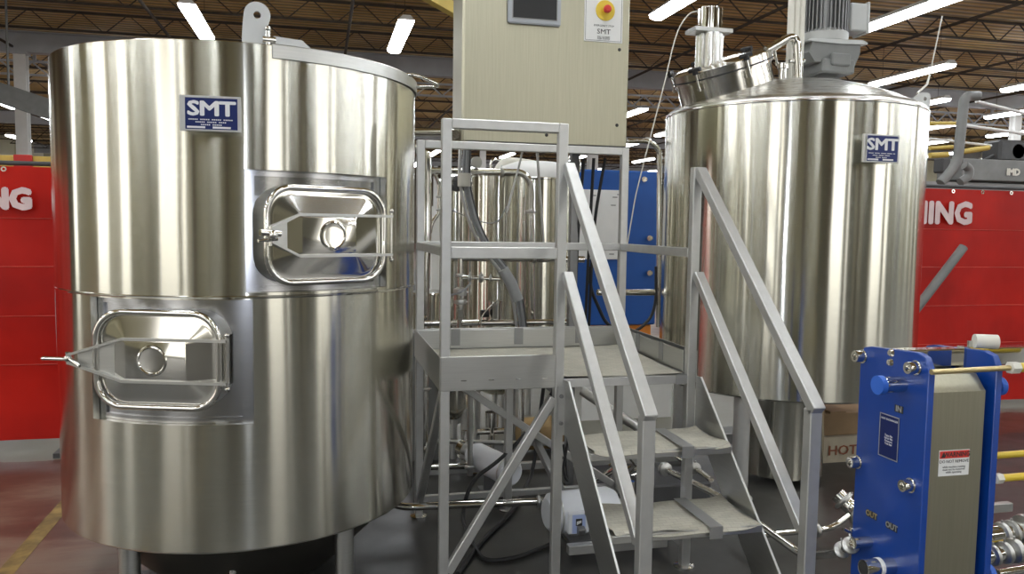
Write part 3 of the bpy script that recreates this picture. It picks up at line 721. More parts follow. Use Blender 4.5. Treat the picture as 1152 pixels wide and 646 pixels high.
b = BM(); lathe(b, [(.235, .04), (.235, .53), (.25, .56)], (DC.x-.03, DC.y-.08, 0), 72); lathe(b, [(.235, .04), (.20, .03), (0, .03)], (DC.x-.03, DC.y-.08, 0), 72); part(dt, 'lower_skirt', b, M['jacket2'], 'smaller cylinder below the tank')
for x, y in ((2.19, 3.80), (3.085, 3.728), (3.16, 4.62), (2.26, 4.70)):
    b = BM(); cyl(b, (x, y, .0), (x, y, DB+.02), .044); lathe(b, [(0, 0), (.07, 0), (.07, .012), (.044, .03)], (x, y, 0), 24); part(dt, 'leg', b, M['satin'])
n = V((math.cos(R(-88.0)), math.sin(R(-88.0)), 0)); t = V((-n.y, n.x, 0))
smt(dt, DC + n*(DR+.045) + V((0, 0, 1.858)), t, (0, 0, 1), .185, .128, 'blue maker plate near the top right of the jacket')
# right lifting lug and vertical flange on the silhouette
a_ = R(-30); n = V((math.cos(a_), math.sin(a_), 0)); base = DC + n*(DR-.005); 
lp0 = at(1036, 118, y=3.80); lp1 = at(1040, 110, y=3.80)
hc = V((lp1.x+.006, 3.80, lp1.z-.006)); tg = V((1, 0, 0))
outer = [hc + V(p) for p in ((-.10, 0, -.02), (-.05, 0, .02), (-.02, 0, .035), (.012, 0, .035), (.028, 0, .028), (.033, 0, .012), (.033, 0, -.05), (-.06, 0, -.05))]
hole = [hc + V((.011*math.cos(k*math.pi/24), 0, .011*math.sin(k*math.pi/24))) for k in range(48)]
b = BM(); ring_plate(b, outer, hole, hc, V((0, .012, 0))); part(dt, 'lifting_lug', b, M['lug'])
b = BM(); box(b, (lp1.x+.012, 3.795, .75), (lp1.x+.020, 3.83, lp1.z-.05)); part(dt, 'side_flange', b, M['plate'])
# tilted manway on the dome
mc = at(813, 82, y=4.16); ax = V((-.36, -.12, 1)).normalized()
mwp = BM(); lathe(mwp, [(.262, -.26), (.262, .0), (.278, .0), (.278, .012), (.20, .012)], mc, 64, axis=ax); mw = part(dt, 'dome_manway', mwp, M['dome2'], 'tilted round manway on the dome')
b = BM(); lathe(b, [(.279, .0115), (.2805, .0155), (.279, .0195), (.2, .019)], mc, 64, axis=ax); part(mw, 'gasket', b, M['black'])
b = BM(); lathe(b, [(.278, .019), (.278, .056), (.24, .066), (0, .075)], mc, 64, axis=ax); part(mw, 'manway_lid', b, M['dome2'])
ex_, ey_, ez_ = frame_of(ax)
for an in (200, 255, 330, 80, 140, 20):
    d = ex_*math.cos(R(an)) + ey_*math.sin(R(an)); p = mc + d*.290
    b = BM(); cyl(b, p-ax*.035, p+ax*.065, .007); cyl(b, p-ax*.04, p-ax*.025, .011); kb = part(mw, 'swing_bolt', b, M['polish'])
    b = BM(); cyl(b, p+ax*.05, p+ax*.075, .016); side = d.cross(ax)
    cyl(b, p+ax*.075-side*.034, p+ax*.075+side*.034, .012); part(kb, 'knob', b, M['black'], 'black plastic knob')
# lamp / sight housing
sg = at(797, 80, y=4.12); sx, sy, sz = sg
b = BM()
for k in range(9):
    a = k*2*math.pi/9
    cyl(b, (sx+.056*math.cos(a), sy+.056*math.sin(a), sz-.05), (sx+.056*math.cos(a), sy+.056*math.sin(a), sz+.20), .020, seg=10)
cyl(b, (sx, sy, sz-.05), (sx, sy, sz+.2), .058)
lampb = part(dt, 'agitator_cylinder', b, steel('cylinder_aluminium', (.78, .77, .74), .22), 'ribbed upright metal cylinder on the manway')
b = BM(); box(b, (sx-.12, sy-.07, sz+.20), (sx+.105, sy+.06, sz+.222), .002); part(lampb, 'clamp_plate', b, M['satin'])
b = BM(); cyl(b, (sx-.005, sy, sz+.222), (sx-.005, sy, sz+.34), .058); 
for k in range(8):
    a = k*2*math.pi/8; cyl(b, (sx+.055*math.cos(a), sy+.055*math.sin(a), sz+.222), (sx+.055*math.cos(a), sy+.055*math.sin(a), sz+.33), .016, seg=8)
part(lampb, 'upper_sleeve', b, M['polish'])
b = BM(); cyl(b, (sx-.07, sy, sz+.30), (sx, sy, sz+.31), .009); part(lampb, 'air_fitting', b, M['polish'])
# gear motor
gm = V((2.86, 4.19, DT+.20)); 
b = BM(); lathe(b, [(0, -.02), (.10, -.02), (.10, .02), (.075, .03), (.075, .06)], gm, 32)
prism(b, [gm+V(p) for p in ((-.14, -.12, .10), (.12, -.12, .09), (.15, -.12, .16), (.15, -.12, .21), (-.16, -.12, .21), (-.18, -.12, .15))], (0, .24, 0))
box(b, gm+V((-.10, -.14, .04)), gm+V((.11, .12, .12)), .01); box(b, gm+V((-.05, -.155, .08)), gm+V((.07, -.12, .15)), .008)
gearm = part(dt, 'gear_motor', b, M['grey_paint'], 'grey gear motor with finned housing')
b = BM(); prism(b, [gm+V(p) for p in ((-.20, -.13, .21), (-.17, -.13, .225), (.16, -.13, .235), (.19, -.13, .222), (.19, -.13, .212), (.0, -.13, .205))], (0, .26, 0)); lathe(b, [(.11, .22), (.125, .235), (.13, .28), (.11, .30)], gm, 32); part(gearm, 'motor_flange', b, mat('light_grey_cast', (.50, .51, .50), .45, .3, .06))
b = BM(); cyl(b, gm+V((0, 0, .26)), gm+V((0, 0, .55)), .095)
for k in range(32):
    a = k*2*math.pi/32; d = V((math.cos(a), math.sin(a), 0)); x_ = d.cross(V((0, 0, 1)))*.003
    prism(b, [gm+d*.09+V((0, 0, .285))-x_, gm+d*.127+V((0, 0, .285))-x_, gm+d*.127+V((0, 0, .54))-x_, gm+d*.09+V((0, 0, .54))-x_], x_*2)
part(gearm, 'finned_body', b, M['frame_dark'])
b = BM(); box(b, gm+V((.115, -.07, .30)), gm+V((.23, .06, .46)), .008); box(b, gm+V((.225, -.075, .29)), gm+V((.24, .065, .47)), .004); part(gearm, 'terminal_box', b, mat('terminal_grey', (.48, .49, .48), .45, .2, .05))
# pale upright tubes left of the motor
b = BM()
for dx in (0, .034, .068): cyl(b, (2.545+dx, 4.05, DT+.16), (2.545+dx, 4.05, 5.34), .018)
part(dt, 'riser_tubes', b, M['cream'], 'bundle of pale upright tubes')
# bent vent pipe
p_ = [at(862, 57, y=3.98), at(880, 42, y=3.98), at(896, 37, y=3.98), at(898, 60, y=3.98), at(898, 88, y=3.98)]
b = BM(); tube(b, fillet([p_[0], p_[2], p_[4]], .08, 8), .024); part(dt, 'vent_pipe', b, M['polish'])
p_ = at(880, 90, y=3.98); b = BM(); cyl(b, p_-V((0, 0, .04)), p_+V((0, 0, .09)), .022); lathe(b, [(.03, .06), (.03, .085)], p_, 20); cyl(b, at(905, 68, y=3.98), at(888, 69, y=3.98), .01); part(dt, 'vent_stub', b, M['polish'])
# air line looping down from the cylinder to the platform
pts = [at(788, 12, y=3.88), at(776, 14, y=3.88), at(764, 30, y=3.88), at(757, 52, y=3.88), at(748, 92, y=3.88), at(738, 130, y=3.9), at(725, 180, y=3.92), at(715, 220, y=3.93), at(704, 285, y=3.93)]
b = BM(); tube(b, fillet(pts, .05, 4), .0035, seg=8); single('air_line', b, M['cream'], 'thin pale air line looping from the domed tank down to the platform rail', 'hose')

# ------------------------------------------------------------------ heat exchanger
hx = thing('plate_heat_exchanger', 'blue framed plate heat exchanger at the lower right', 'heat exchanger', (1.83, 2.07, 0))
hy0, hy1 = 1.925, 2.225
def hplate(x, t_, nm, z0=.06):
    b = BM(); pts = [(x, hy0, z0), (x, hy1, z0), (x, hy1, 1.055), (x, hy1-.015, 1.078), (x, hy1-.045, 1.085), (x, hy0+.05, 1.098), (x, hy0+.018, 1.088), (x, hy0, 1.055)]
    prism(b, pts, (t_, 0, 0)); bmesh.ops.bevel(b, geom=list(b.edges), offset=.002, segments=1, affect='EDGES'); return part(hx, nm, b, M['blue_paint'])
fp = hplate(1.70, .022, 'front_plate'); rp = hplate(1.935, .022, 'rear_plate')
b = BM(); box(b, (1.70, hy0+.02, 0), (1.74, hy1-.02, .06)); box(b, (1.93, hy0+.02, 0), (1.97, hy1-.02, .06)); part(hx, 'foot', b, M['blue_paint'])
b = BM(); prism(b, [(1.723, hy0+.012, .12), (1.723, hy0+.012, .985), (1.723, hy0+.05, 1.03), (1.723, hy1-.05, 1.03), (1.723, hy1-.012, .985), (1.723, hy1-.012, .12)], (.188, 0, 0)); sh = part(hx, 'plate_pack_shroud', b, M['cab'], 'plain brushed steel cover')
# warning label
wx0, wx1, wz0, wz1, wy = 1.760, 1.866, .735, .812, hy0+.0115
b = BM(); box(b, (wx0, wy-.001, wz0), (wx1, wy, wz1)); wl = part(sh, 'warning_label', b, M['white'], 'white and red warning sticker')
b = BM(); box(b, (wx0+.002, wy-.0018, wz1-.024), (wx1-.002, wy-.001, wz1-.002)); part(wl, 'red_band', b, M['red_ink'])
b = text_bm('WARNING', .019, ((wx0+wx1)/2+.008, wy-.002, wz1-.0135), (1, 0, 0), (0, 0, 1), .0003, bold=.0004); part(wl, 'lettering', b, M['ink'])
b = BM(); prism(b, [(wx0+.006, wy-.002, wz1-.021), (wx0+.020, wy-.002, wz1-.021), (wx0+.013, wy-.002, wz1-.006)], (0, -.0004, 0)); part(wl, 'triangle', b, M['ink'])
b = text_bm('DO NOT REMOVE', .0125, ((wx0+wx1)/2, wy-.0014, wz1-.034), (1, 0, 0), (0, 0, 1), .0003); part(wl, 'lettering', b, M['ink'])
b = text_bm('while machine running\nmust not be removed\nwhile operating', .0088, ((wx0+wx1)/2, wy-.0014, wz0+.019), (1, 0, 0), (0, 0, 1), .0002); part(wl, 'lettering', b, M['ink'])
# bolts
def hexnut(b, c, d, r, h):
    lathe(b, [(0, h-.012), (r*.5, h-.012), (r*.55, h), (r*.95, h), (r, h-.003), (r, 0), (0, 0)], c, 28, axis=d)
    lathe(b, [(r*1.2, 0), (r*1.2, .004), (0, .004)], c, 28, axis=d)
for y, z in ((2.213, 1.048), (1.975, 1.053), (2.213, .700), (1.972, .701), (2.213, .30), (1.972, .30)):
    b = BM(); hexnut(b, (1.70, y, z), (-1, 0, 0), .0185, .032); part(fp, 'tie_bolt_nut', b, M['polish'])
    yy = max(hy0-.006, min(hy1+.006, y + (.0 if y > 2.1 else -.038)))
for z, y in ((1.053, 1.938), (.728, 1.915), (.655, 1.915)):
    pass
for z, y in ((1.080, 2.083), (1.050, 2.085)):
    b = BM(); lathe(b, [(0, .010), (.009, .008), (.013, 0)], (1.70, y, z), 16, axis=(-1, 0, 0)); part(fp, 'cap_screw', b, M['polish'])
# rods on the near side
b = BM(); cyl(b, (1.69, 1.905, 1.053), (1.962, 1.905, 1.058), .008); part(hx, 'tie_rod', b, M['gold'])
b = BM(); lathe(b, [(0, .0), (.018, 0), (.018, .03), (0, .03)], (1.958, 1.905, 1.058), 6, axis=(1, 0, 0)); part(rp, 'rod_nut', b, M['cream'])
b = BM(); cyl(b, (1.988, 1.905, 1.058), (2.32, 1.905, 1.058), .014); part(hx, 'rod_sleeve', b, M['yellow'], 'yellow plastic sleeve over the threaded rod')
for z, y in ((.787, 2.17), (.716, 1.93), (.470, 2.17)):
    q_ = at(1128, {.787: 513, .716: 538, .47: 622}[z], y=y)
    b = BM(); lathe(b, [(0, 0), (.016, 0), (.016, .022), (0, .022)], (1.957, y, q_.z), 6, axis=(1, 0, 0)); part(rp, 'rod_nut', b, M['cream'])
    b = BM(); cyl(b, (1.978, y, q_.z), (2.34, y, q_.z+.004), .0115); part(hx, 'rod_sleeve', b, M['yellow'])
# carrying bar and roller
b = BM()
box(b, (1.722, 2.065, 1.034), (2.50, 2.115, 1.090), .004); part(hx, 'carrying_bar', b, M['polish'])
b = BM(); box(b, (1.925, 2.04, 1.02), (1.945, 2.07, 1.10)); box(b, (1.945, 2.045, 1.05), (2.02, 2.052, 1.118)); box(b, (1.975, 2.045, 1.095), (2.03, 2.06, 1.118)); part(rp, 'roller_bracket', b, M['polish'])
b = BM(); cyl(b, (1.955, 2.035, 1.118), (2.015, 2.01, 1.118), .022); part(rp, 'roller', b, M['cream'], 'white plastic roller')
# ports
def port(x0, y, z, r, L, cap, parent, end=None):
    b = BM(); lathe(b, [(r-.004, 0), (r, 0), (r, L), (r-.004, L), (r-.004, 0)], (x0, y, z), 32, axis=(-1 if L > 0 else 1, 0, 0)) if False else cyl(b, (x0, y, z), (x0-L, y, z), r)
    o = part(parent, 'port', b, M['polish'])
    if cap:
        b = BM(); cyl(b, (x0-L+.012, y, z), (x0-L-.006, y, z), r+.004); part(o, 'port_cap', b, M['blue_cap'], 'bright blue plastic cap')
    return o
port(1.70, 2.030, .993, .0245, .082, True, fp); port(1.957, 1.99, .985, .024, -.05, True, rp); port(1.957, 1.99, .395, .026, -.05, True, rp)
p1_ = port(1.70, 2.035, .428, .026, .10, False, fp); b = BM(); lathe(b, [(.027, .04), (.0285, .042), (.0285, .052), (.027, .054)], (1.70, 2.035, .428), 32, axis=(-1, 0, 0)); part(p1_, 'tape_ring', b, M['white'])
b = BM(); lathe(b, [(.0, .101), (.021, .1012)], (1.70, 2.035, .428), 32, axis=(-1, 0, 0)); part(p1_, 'bore', b, M['ink'])
port(1.70, 2.14, .462, .018, .06, False, fp)
# plates and captions on the front plate (read from -x side)
rt, upz = (0, -1, 0), (0, 0, 1)
b = BM(); box(b, (1.6985, 2.032, .752), (1.70, 2.118, .888)); np_ = part(fp, 'rating_plate', b, M['plate_blue'])
b = BM()
for a, c_ in (((2.032, .752), (2.118, .755)), ((2.032, .885), (2.118, .888)), ((2.032, .755), (2.035, .885)), ((2.115, .755), (2.118, .885))): box(b, (1.6978, a[0], a[1]), (1.6985, c_[0], c_[1]))
part(np_, 'border', b, M['satin'])
b = text_bm('HEAT EXCHANGER', .0085, (1.698, 2.075, .873), rt, upz, .0003); part(np_, 'lettering', b, M['letter'])
for k, w_ in enumerate(('Model', 'Serial', 'Type', 'Year', 'Bar', 'Temp')):
    pass
b = text_bm('Type No\nSerial No\nPressure\nTest bar', .0095, (1.698, 2.075, .81), rt, upz, .0003); part(np_, 'lettering', b, M['letter'])
for tx, y, z, cm in (('IN', 2.038, .915, 'satin'), ('OUT', 2.135, .552, 'gold'), ('OUT', 2.043, .548, 'satin')):
    b = BM(); box(b, (1.6988, y-.018 - (.006 if tx == 'OUT' else 0), z-.011), (1.70, y+.018+(.006 if tx == 'OUT' else 0), z+.011)); o = part(fp, 'caption_plate', b, M['ink'])
    b = text_bm(tx, .025, (1.6985, y, z), rt, upz, .0004, bold=.0008); part(o, 'lettering', b, M[cm])
# valves and clamps right of the exchanger
def clampset(nm, p0, p1, r, clamps, lab, cat='pipe', mt='polish', fil=.05):
    pts = [V(p) for p in p0] if p1 is None else [V(p0), V(p1)]
    t_ = thing(nm, lab, cat, (pts[0].x, pts[0].y, 0 if False else pts[0].z))
    b = BM(); tube(b, fillet(pts, fil, 6), r, seg=16); part(t_, 'tube', b, M[mt])
    for i, (s, rr, ww) in enumerate(clamps):
        L_ = [(pts[i+1]-pts[i]).length for i in range(len(pts)-1)]; tot = sum(L_); d = s*tot; k = 0
        while k < len(L_)-1 and d > L_[k]: d -= L_[k]; k += 1
        dr = (pts[k+1]-pts[k]).normalized(); c_ = pts[k]+dr*d
        b = BM(); lathe(b, [(r, -ww), (rr, -ww*.6), (rr*1.05, 0), (rr, ww*.6), (r, ww)], c_, 24, axis=dr)
        x_, y_, _ = frame_of(dr); cyl(b, c_+y_*rr*.9, c_+y_*(rr+.010), .004, seg=8)
        part(t_, 'clamp', b, M['plate'])
    return t_
q1, q2 = at(1106, 604, y=2.22), at(1175, 594, y=2.22)
clampset('valve_pipe', q1, q2, .032, [(.30, .040, .012), (.45, .042, .01), (.68, .055, .02), (.85, .052, .012)], 'upper of two clamped steel pipes right behind the blue heat exchanger')
b = BM(); s_ = at(1118, 575, y=2.22); box(b, (s_.x-.05, 2.20, s_.z), (s_.x+.06, 2.225, s_.z+.03), .002); o = single('lever_valve', b, M['plate'], 'flat grey valve handle above the clamped pipes at right', 'handle')
q1, q2 = at(1106, 627, y=2.12), at(1150, 618, y=2.12)
clampset('drain_pipe', q1, q2, .024, [(.25, .034, .010), (.55, .036, .012), (.8, .040, .016)], 'lower of two clamped steel pipes right behind the blue heat exchanger')
q1, q2 = at(1122, 646, y=2.3), at(1180, 636, y=2.3)
clampset('return_pipe', q1, q2, .016, [], 'thin steel pipe leaving the bottom right corner of the frame')

# ------------------------------------------------------------------ floor pipes
clampset('transfer_pipe', [(.21, 3.92, .25), (.30, 3.68, .125), (1.05, 3.62, .125)], None, .018, [(.97, .03, .01)], 'polished pipe running low from the left tank to the white pump', fil=.12)
pts = [at(744, 526, y=3.75), at(805, 556, y=3.3), at(850, 587, y=2.95), at(906, 626, y=2.60), V((1.52, 2.30, .42)), V((1.64, 2.14, .462))]
pts = [at(744, 526, y=3.75), at(805, 556, y=3.3), at(850, 587, y=2.95), at(904, 626, y=2.62), at(940, 623, y=2.36), V((1.645, 2.14, .462))]
clampset('product_pipe', pts, None, .016, [(.90, .027, .010), (.97, .027, .010), (.02, .035, .02)], 'polished pipe bending past the stair foot to the heat exchanger', fil=.06)
b = BM(); q_ = at(957, 613, y=2.23)
cyl(b, q_, q_+V((.0, 0, .055)), .006); cyl(b, q_+V((-.03, 0, .055)), q_+V((.0, 0, .04)), .006); cyl(b, q_+V((.03, 0, .06)), q_+V((.0, 0, .04)), .006); part_ = single('wing_nut', b, M['polish'], 'small wing nut on the pipe left of the exchanger', 'wing nut')
clampset('cross_pipe', [at(858, 602, y=3.1), at(935, 595, y=3.1), at(955, 580, y=3.1)], None, .014, [(.6, .03, .012)], 'polished pipe level behind the right newel post')
clampset('pump_elbow', [at(942, 556, y=3.2), at(958, 572, y=3.15), at(975, 588, y=3.05)], None, .036, [(.2, .05, .012), (.75, .05, .012)], 'fat polished elbow left of the heat exchanger', fil=.03)
clampset('upper_cross_pipe', [at(760, 513, y=3.9), at(782, 527, y=3.7), at(800, 540, y=3.5)], None, .014, [(.5, .03, .015)], 'short polished pipe seen beneath the top stair tread')
clampset('bundle_pipe', [at(655, 440, y=4.5), at(700, 470, y=4.3), at(720, 482, y=4.2), at(725, 500, y=4.2)], None, .028, [(.3, .042, .012), (.9, .045, .02)], 'dark steel pipe sloping down beneath the deck at right', mt='plate', fil=.05)
clampset('black_pipe', [at(885, 530, y=4.6), at(950, 570, y=4.0)], None, .016, [], 'dark pipe on the floor between newel post and exchanger', mt='charcoal')
# skid base rails on the floor
def skid(a, c, lab):
    b = BM(); box(b, a, c, .002); single('skid_rail', b, M['satin'], lab, 'frame rail')
skid((1.04, 3.20, .03), (1.50, 3.24, .07), 'grey base rail on the floor just in front of the white pump')
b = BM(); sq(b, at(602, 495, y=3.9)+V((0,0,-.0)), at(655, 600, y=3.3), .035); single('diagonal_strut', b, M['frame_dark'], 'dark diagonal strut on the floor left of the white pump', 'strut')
skid((.60, 4.45, .02), (2.2, 4.49, .06), 'dark skid cross rail on the floor behind the platform')
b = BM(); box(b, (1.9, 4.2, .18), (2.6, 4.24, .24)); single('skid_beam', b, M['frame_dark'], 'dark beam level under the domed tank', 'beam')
# ------------------------------------------------------------------ pumps
def pump(nm, p0, p1, r, lab, boxdir, face):
    p0, p1 = V(p0), V(p1); d = (p1-p0).normalized(); L = (p1-p0).length
    t_ = thing(nm, lab, 'pump motor', ((p0.x+p1.x)/2, (p0.y+p1.y)/2, 0))
    b = BM(); lathe(b, [(0, .0), (r*.7, .0), (r*.95, .02), (r, .06), (r, L*.55), (r*.98, L*.56), (r*.98, L*.9), (r*.8, L), (0, L)], p0, 40, axis=d); part(t_, 'motor_body', b, M['white_enamel'])
    b = BM(); lathe(b, [(r*1.02, L*.12), (r*1.03, L*.125), (r*1.03, L*.14), (r*1.02, L*.145)], p0, 40, axis=d); cyl(b, p1, p1+d*.05, .03); part(t_, 'band', b, M['satin'])
    b = BM(); c = p0+d*L*.5+V(boxdir)*(r+.02); box(b, c-V((.05, .03, .05)), c+V((.05, .03, .05)), .006); tb = part(t_, 'terminal_box', b, M['white_enamel'])
    if face:
        b = BM(); box(b, (c.x-.03, c.y-.032, c.z-.045), (c.x+.032, c.y-.0305, c.z+.04)); lb = part(tb, 'rating_label', b, mat('pale_blue_label', (.45, .55, .85), .5, 0, .03))
        b = BM(); prism(b, [(c.x-.014, c.y-.0335, c.z-.01), (c.x+.016, c.y-.0335, c.z-.01), (c.x+.016, c.y-.0335, c.z+.022), (c.x-.014, c.y-.0335, c.z+.022)], (0, .001, 0)); part(lb, 'black_square', b, M['ink'])
        b = BM(); prism(b, [(c.x-.010, c.y-.0345, c.z-.006), (c.x+.012, c.y-.0345, c.z+.004), (c.x+.012, c.y-.0345, c.z+.014), (c.x-.010, c.y-.0345, c.z+.010)], (0, .001, 0)); part(lb, 'white_mark', b, M['white'])
    b = BM(); m_ = p0+d*L*.5; box(b, (m_.x-.07, m_.y-.07, 0), (m_.x+.07, m_.y+.07, .02)); box(b, (m_.x-.05, m_.y-.012, .02), (m_.x+.05, m_.y+.012, m_.z-r*.8)); part(t_, 'mount', b, M['frame_dark'])
    b = BM(); e = p1+d*.05; lathe(b, [(0, 0), (.06, 0), (.06, .05), (.03, .06), (0, .06)], e, 28, axis=d); cyl(b, e+d*.04, e+d*.04+V((0, 0, .11)), .018); part(t_, 'pump_head', b, M['polish'])
    return t_
pump('pump_motor', (1.0, 3.42, .14), (1.34, 3.46, .14), .095, 'white pump motor with blue label between stair stringer and post', (-.42, -.78, -.15), True)
pump('pump_motor', (.98, 3.98, .15), (.83, 4.32, .17), .075, 'smaller white pump motor on the floor under the platform deck', (.8, -.1, .0), False)
# black hoses
def hose(pts, r, lab, mt='black', nm='hose'):
    b = BM(); tube(b, fillet(pts, .25, 6), r, seg=8); single(nm, b, M[mt], lab, 'hose')
hose([at(628, 430, y=3.95), at(600, 480, y=3.9), at(560, 520, y=3.85), at(530, 540, y=3.8), at(519, 580, y=3.75), at(528, 605, z=.02), at(545, 632, z=.012), at(580, 628, z=.012), at(620, 612, z=.012)], .010, 'black hose looping from the deck edge down to the floor')
hose([at(618, 380, y=4.3), at(611, 440, y=4.3), at(606, 480, y=4.3), at(600, 530, y=4.3), at(578, 575, z=.015), at(540, 610, z=.012), at(515, 646, z=.012)], .011, 'black cable dropping straight behind the front brace to the floor')
hose([at(640, 490, y=3.6), at(633, 530, y=3.6), at(640, 545, y=3.6), at(634, 500, y=3.65)], .007, 'small black cable loop beside the left stringer')
for i, (xa_, xb2) in enumerate(((657, 651), (668, 664), (681, 668))):
    hose([at(xa_, 178, y=4.15), at(xb2, 250, y=4.2), at(xb2-4, 330, y=4.25), at(xb2-8, 430, y=4.3)], .009, ['leftmost black cable hanging from the control cabinet', 'middle black cable hanging from the control cabinet', 'rightmost black cable hanging from the control cabinet'][i])
hose([at(664, 300, y=4.3), at(664, 325, y=4.3), at(682, 365, y=4.3), at(700, 374, y=4.3), at(716, 374, y=4.5), at(738, 352, y=4.7), at(738, 300, y=4.7)], .010, 'black hose hanging in a slack loop above the back toe board')
# conduit bundle
cbn = thing('conduit_bundle', 'bundle of grey flexible conduits curving down behind the front guard rail', 'conduit', at(523, 165, y=4.4))
for k, (dx, dy) in enumerate(((0, 0), (.030, .01), (-.022, .015), (.014, -.018))):
    pts = [at(x_, y_, y=4.4)+V((dx, dy, 0)) for x_, y_ in ((523, 163), (521, 205), (532, 250), (548, 282), (568, 305), (582, 335), (587, 376))]
    b = BM(); tube(b, fillet(pts, .12, 5), .0095, seg=10); part(cbn, 'conduit', b, M[('hose', 'charcoal', 'satin', 'hose')[k]])
b = BM()
for a_, c_ in (((568, 305), (582, 335)),): 
    tube(b, [at(566, 303, y=4.39), at(575, 318, y=4.39), at(583, 338, y=4.39)], .031, seg=14)
part(cbn, 'spiral_wrap', b, mat('grey_wrap', (.42, .43, .43), .5, 0, .08))
b = BM(); tube(b, [at(522, 195, y=4.39), at(522, 210, y=4.39)], .036, seg=14); part(cbn, 'cable_tie', b, M['cream'])

# ------------------------------------------------------------------ vessels and pipework behind the platform
def vessel(x, y, r, z0, z1, lab, dome=.08, cap=None, nlegs=3, mt='jacket2'):
    t_ = thing('process_vessel', lab, 'vessel', (x, y, 0))
    b = BM(); lathe(b, [(r*.3, z0-.08), (r*.8, z0-.04), (r, z0), (r, z1)], (x, y, 0), 72); part(t_, 'shell', b, M[mt])
    b = BM(); lathe(b, [(r, z1), (r*.98, z1+dome*.3), (r*.85, z1+dome*.62), (r*.5, z1+dome*.92), (0, z1+dome)], (x, y, 0), 72); part(t_, 'top_dome', b, M[cap] if cap else M['plate'])
    b = BM(); lathe(b, [(r+.001, z1-.01), (r+.006, z1-.006), (r+.006, z1+.004), (r+.001, z1+.008)], (x, y, 0), 72); part(t_, 'seam_band', b, M['polish'])
    for k in range(nlegs):
        a = R(360/nlegs*k+200); p = (x+r*.8*math.cos(a), y+r*.8*math.sin(a))
        b = BM(); cyl(b, (*p, 0), (*p, z0), .022); part(t_, 'leg', b, M['satin'])
    return t_
p = at(560, 300, y=5.2); vessel(p.x, 5.2, .185, .40, at(560, 196, y=5.0).z, 'narrow stainless cylinder with a bright streak behind the conduit bundle', .03)
p = at(600, 300, y=5.62); vb = vessel(p.x, 5.62, .32, .45, at(600, 200, y=5.3).z, 'wide stainless vessel with white shoulder behind the front guard rail', .14, 'white')
p = at(512, 300, y=4.75); vessel(p.x, 4.75, .095, .35, at(512, 205, y=4.7).z, 'slim stainless cylinder just right of the front left post', .03)
p = at(487, 330, y=5.6); vessel(p.x-.03, 5.6, .12, .3, at(487, 330, y=5.6).z, 'short stainless vessel beyond the gap between left tank and post', .03)
b = BM(); p0 = at(486, 232, y=5.7); p1 = at(503, 328, y=5.7); box(b, (p0.x, 5.7, p1.z), (p1.x+.1, 5.76, p0.z)); single('white_board', b, M['white'], 'white board seen between the left tank and the front left post', 'board')
# big white duct shape over the vessel shoulder
b = BM(); q_ = at(560, 187, y=5.6); tube(b, fillet([q_+V((0, 0, -.05)), q_+V((.05, 0, .03)), at(600, 186, y=5.6), at(628, 196, y=5.6)], .08), .04, seg=16); single('white_duct', b, M['cream'], 'white tube lying over the shoulder of the wide vessel', 'duct')
def pipe(nm, pts, r, lab, fil=.08, clamps=(), mt='polish'):
    return clampset(nm, pts, None, r, clamps, lab, 'pipe', mt, fil)
pipe('steam_pipe', [at(466, 166, y=4.6), at(480, 172, y=4.6), at(481, 260, y=4.6), at(478, 300, y=4.6), V((at(478, 366, y=4.6).x, 4.6, .01))], .026, 'polished pipe bending down just right of the left tank', .12, [(.75, .032, .01)])
pipe('return_loop', [at(488, 194, y=4.7), at(494, 205, y=4.7), at(494, 240, y=4.7), at(486, 250, y=4.7), at(484, 262, y=4.7)], .011, 'small pipe loop between the two left posts', .05, [(.4, .018, .008), (.6, .018, .008)])
pipe('header_pipe', [at(478, 192, y=4.7), at(588, 194, y=4.7), at(597, 205, y=4.7), at(598, 366, y=4.7)], .020, 'polished header pipe level then dropping in front of the wide vessel', .09, [(.30, .03, .012), (.55, .028, .01)])
pipe('drop_pipe', [at(590, 222, y=4.75), V((at(590, 366, y=4.75).x, 4.75, .01))], .010, 'thin pipe dropping alongside the header pipe')
pipe('level_pipe', [at(505, 290, y=4.6), at(657, 292, y=4.6)], .020, 'polished level pipe just behind the middle guard rail', .05, [(.62, .027, .012)])
pipe('base_pipe', [at(470, 364, y=4.45), at(655, 362, y=4.45)], .017, 'bright polished pipe along the top of the back toe board')
pipe('right_level_pipe', [at(672, 329, y=4.6), at(736, 329, y=4.6)], .020, 'polished level pipe in front of the blue panel')
pipe('u_pipe', [at(706, 159, y=4.7), at(730, 159, y=4.7), at(742, 168, y=4.7), at(741, 368, y=4.7)], .017, 'polished pipe arching down beside the domed tank', .10)
pipe('valve_column', [at(518, 276, y=4.35), at(517, 372, y=4.35)], .014, 'upright pipe with a cluster of sanitary valves', .05, [(.35, .024, .01), (.55, .036, .03), (.66, .034, .02), (.85, .024, .01)])
b = BM(); q_ = at(517, 343, y=4.35); cyl(b, q_-V((0, 0, .07)), q_+V((0, 0, .05)), .033); lathe(b, [(.036, 0), (.036, .012)], q_+V((0, 0, .05)), 20); lathe(b, [(.036, 0), (.036, .012)], q_-V((0, 0, .08)), 20); single('sight_glass', b, M['polish'], 'round steel sight glass body on the upright valve pipe', 'fitting')
pipe('valve_branch', [at(520, 312, y=4.33), at(562, 314, y=4.33)], .010, 'short branch pipe with butterfly valve off the valve column', .05, [(.2, .022, .01), (.5, .024, .014), (.75, .016, .008)])
b = BM(); q_ = at(556, 350, y=4.5); cyl(b, q_-V((0, 0, .055)), q_+V((0, 0, .055)), .042); lathe(b, [(.046, -.004), (.046, .006), (0, .008)], q_+V((0, 0, .055)), 28); single('instrument_cup', b, M['polish'], 'small stainless cup shaped instrument above the back toe board', 'instrument')
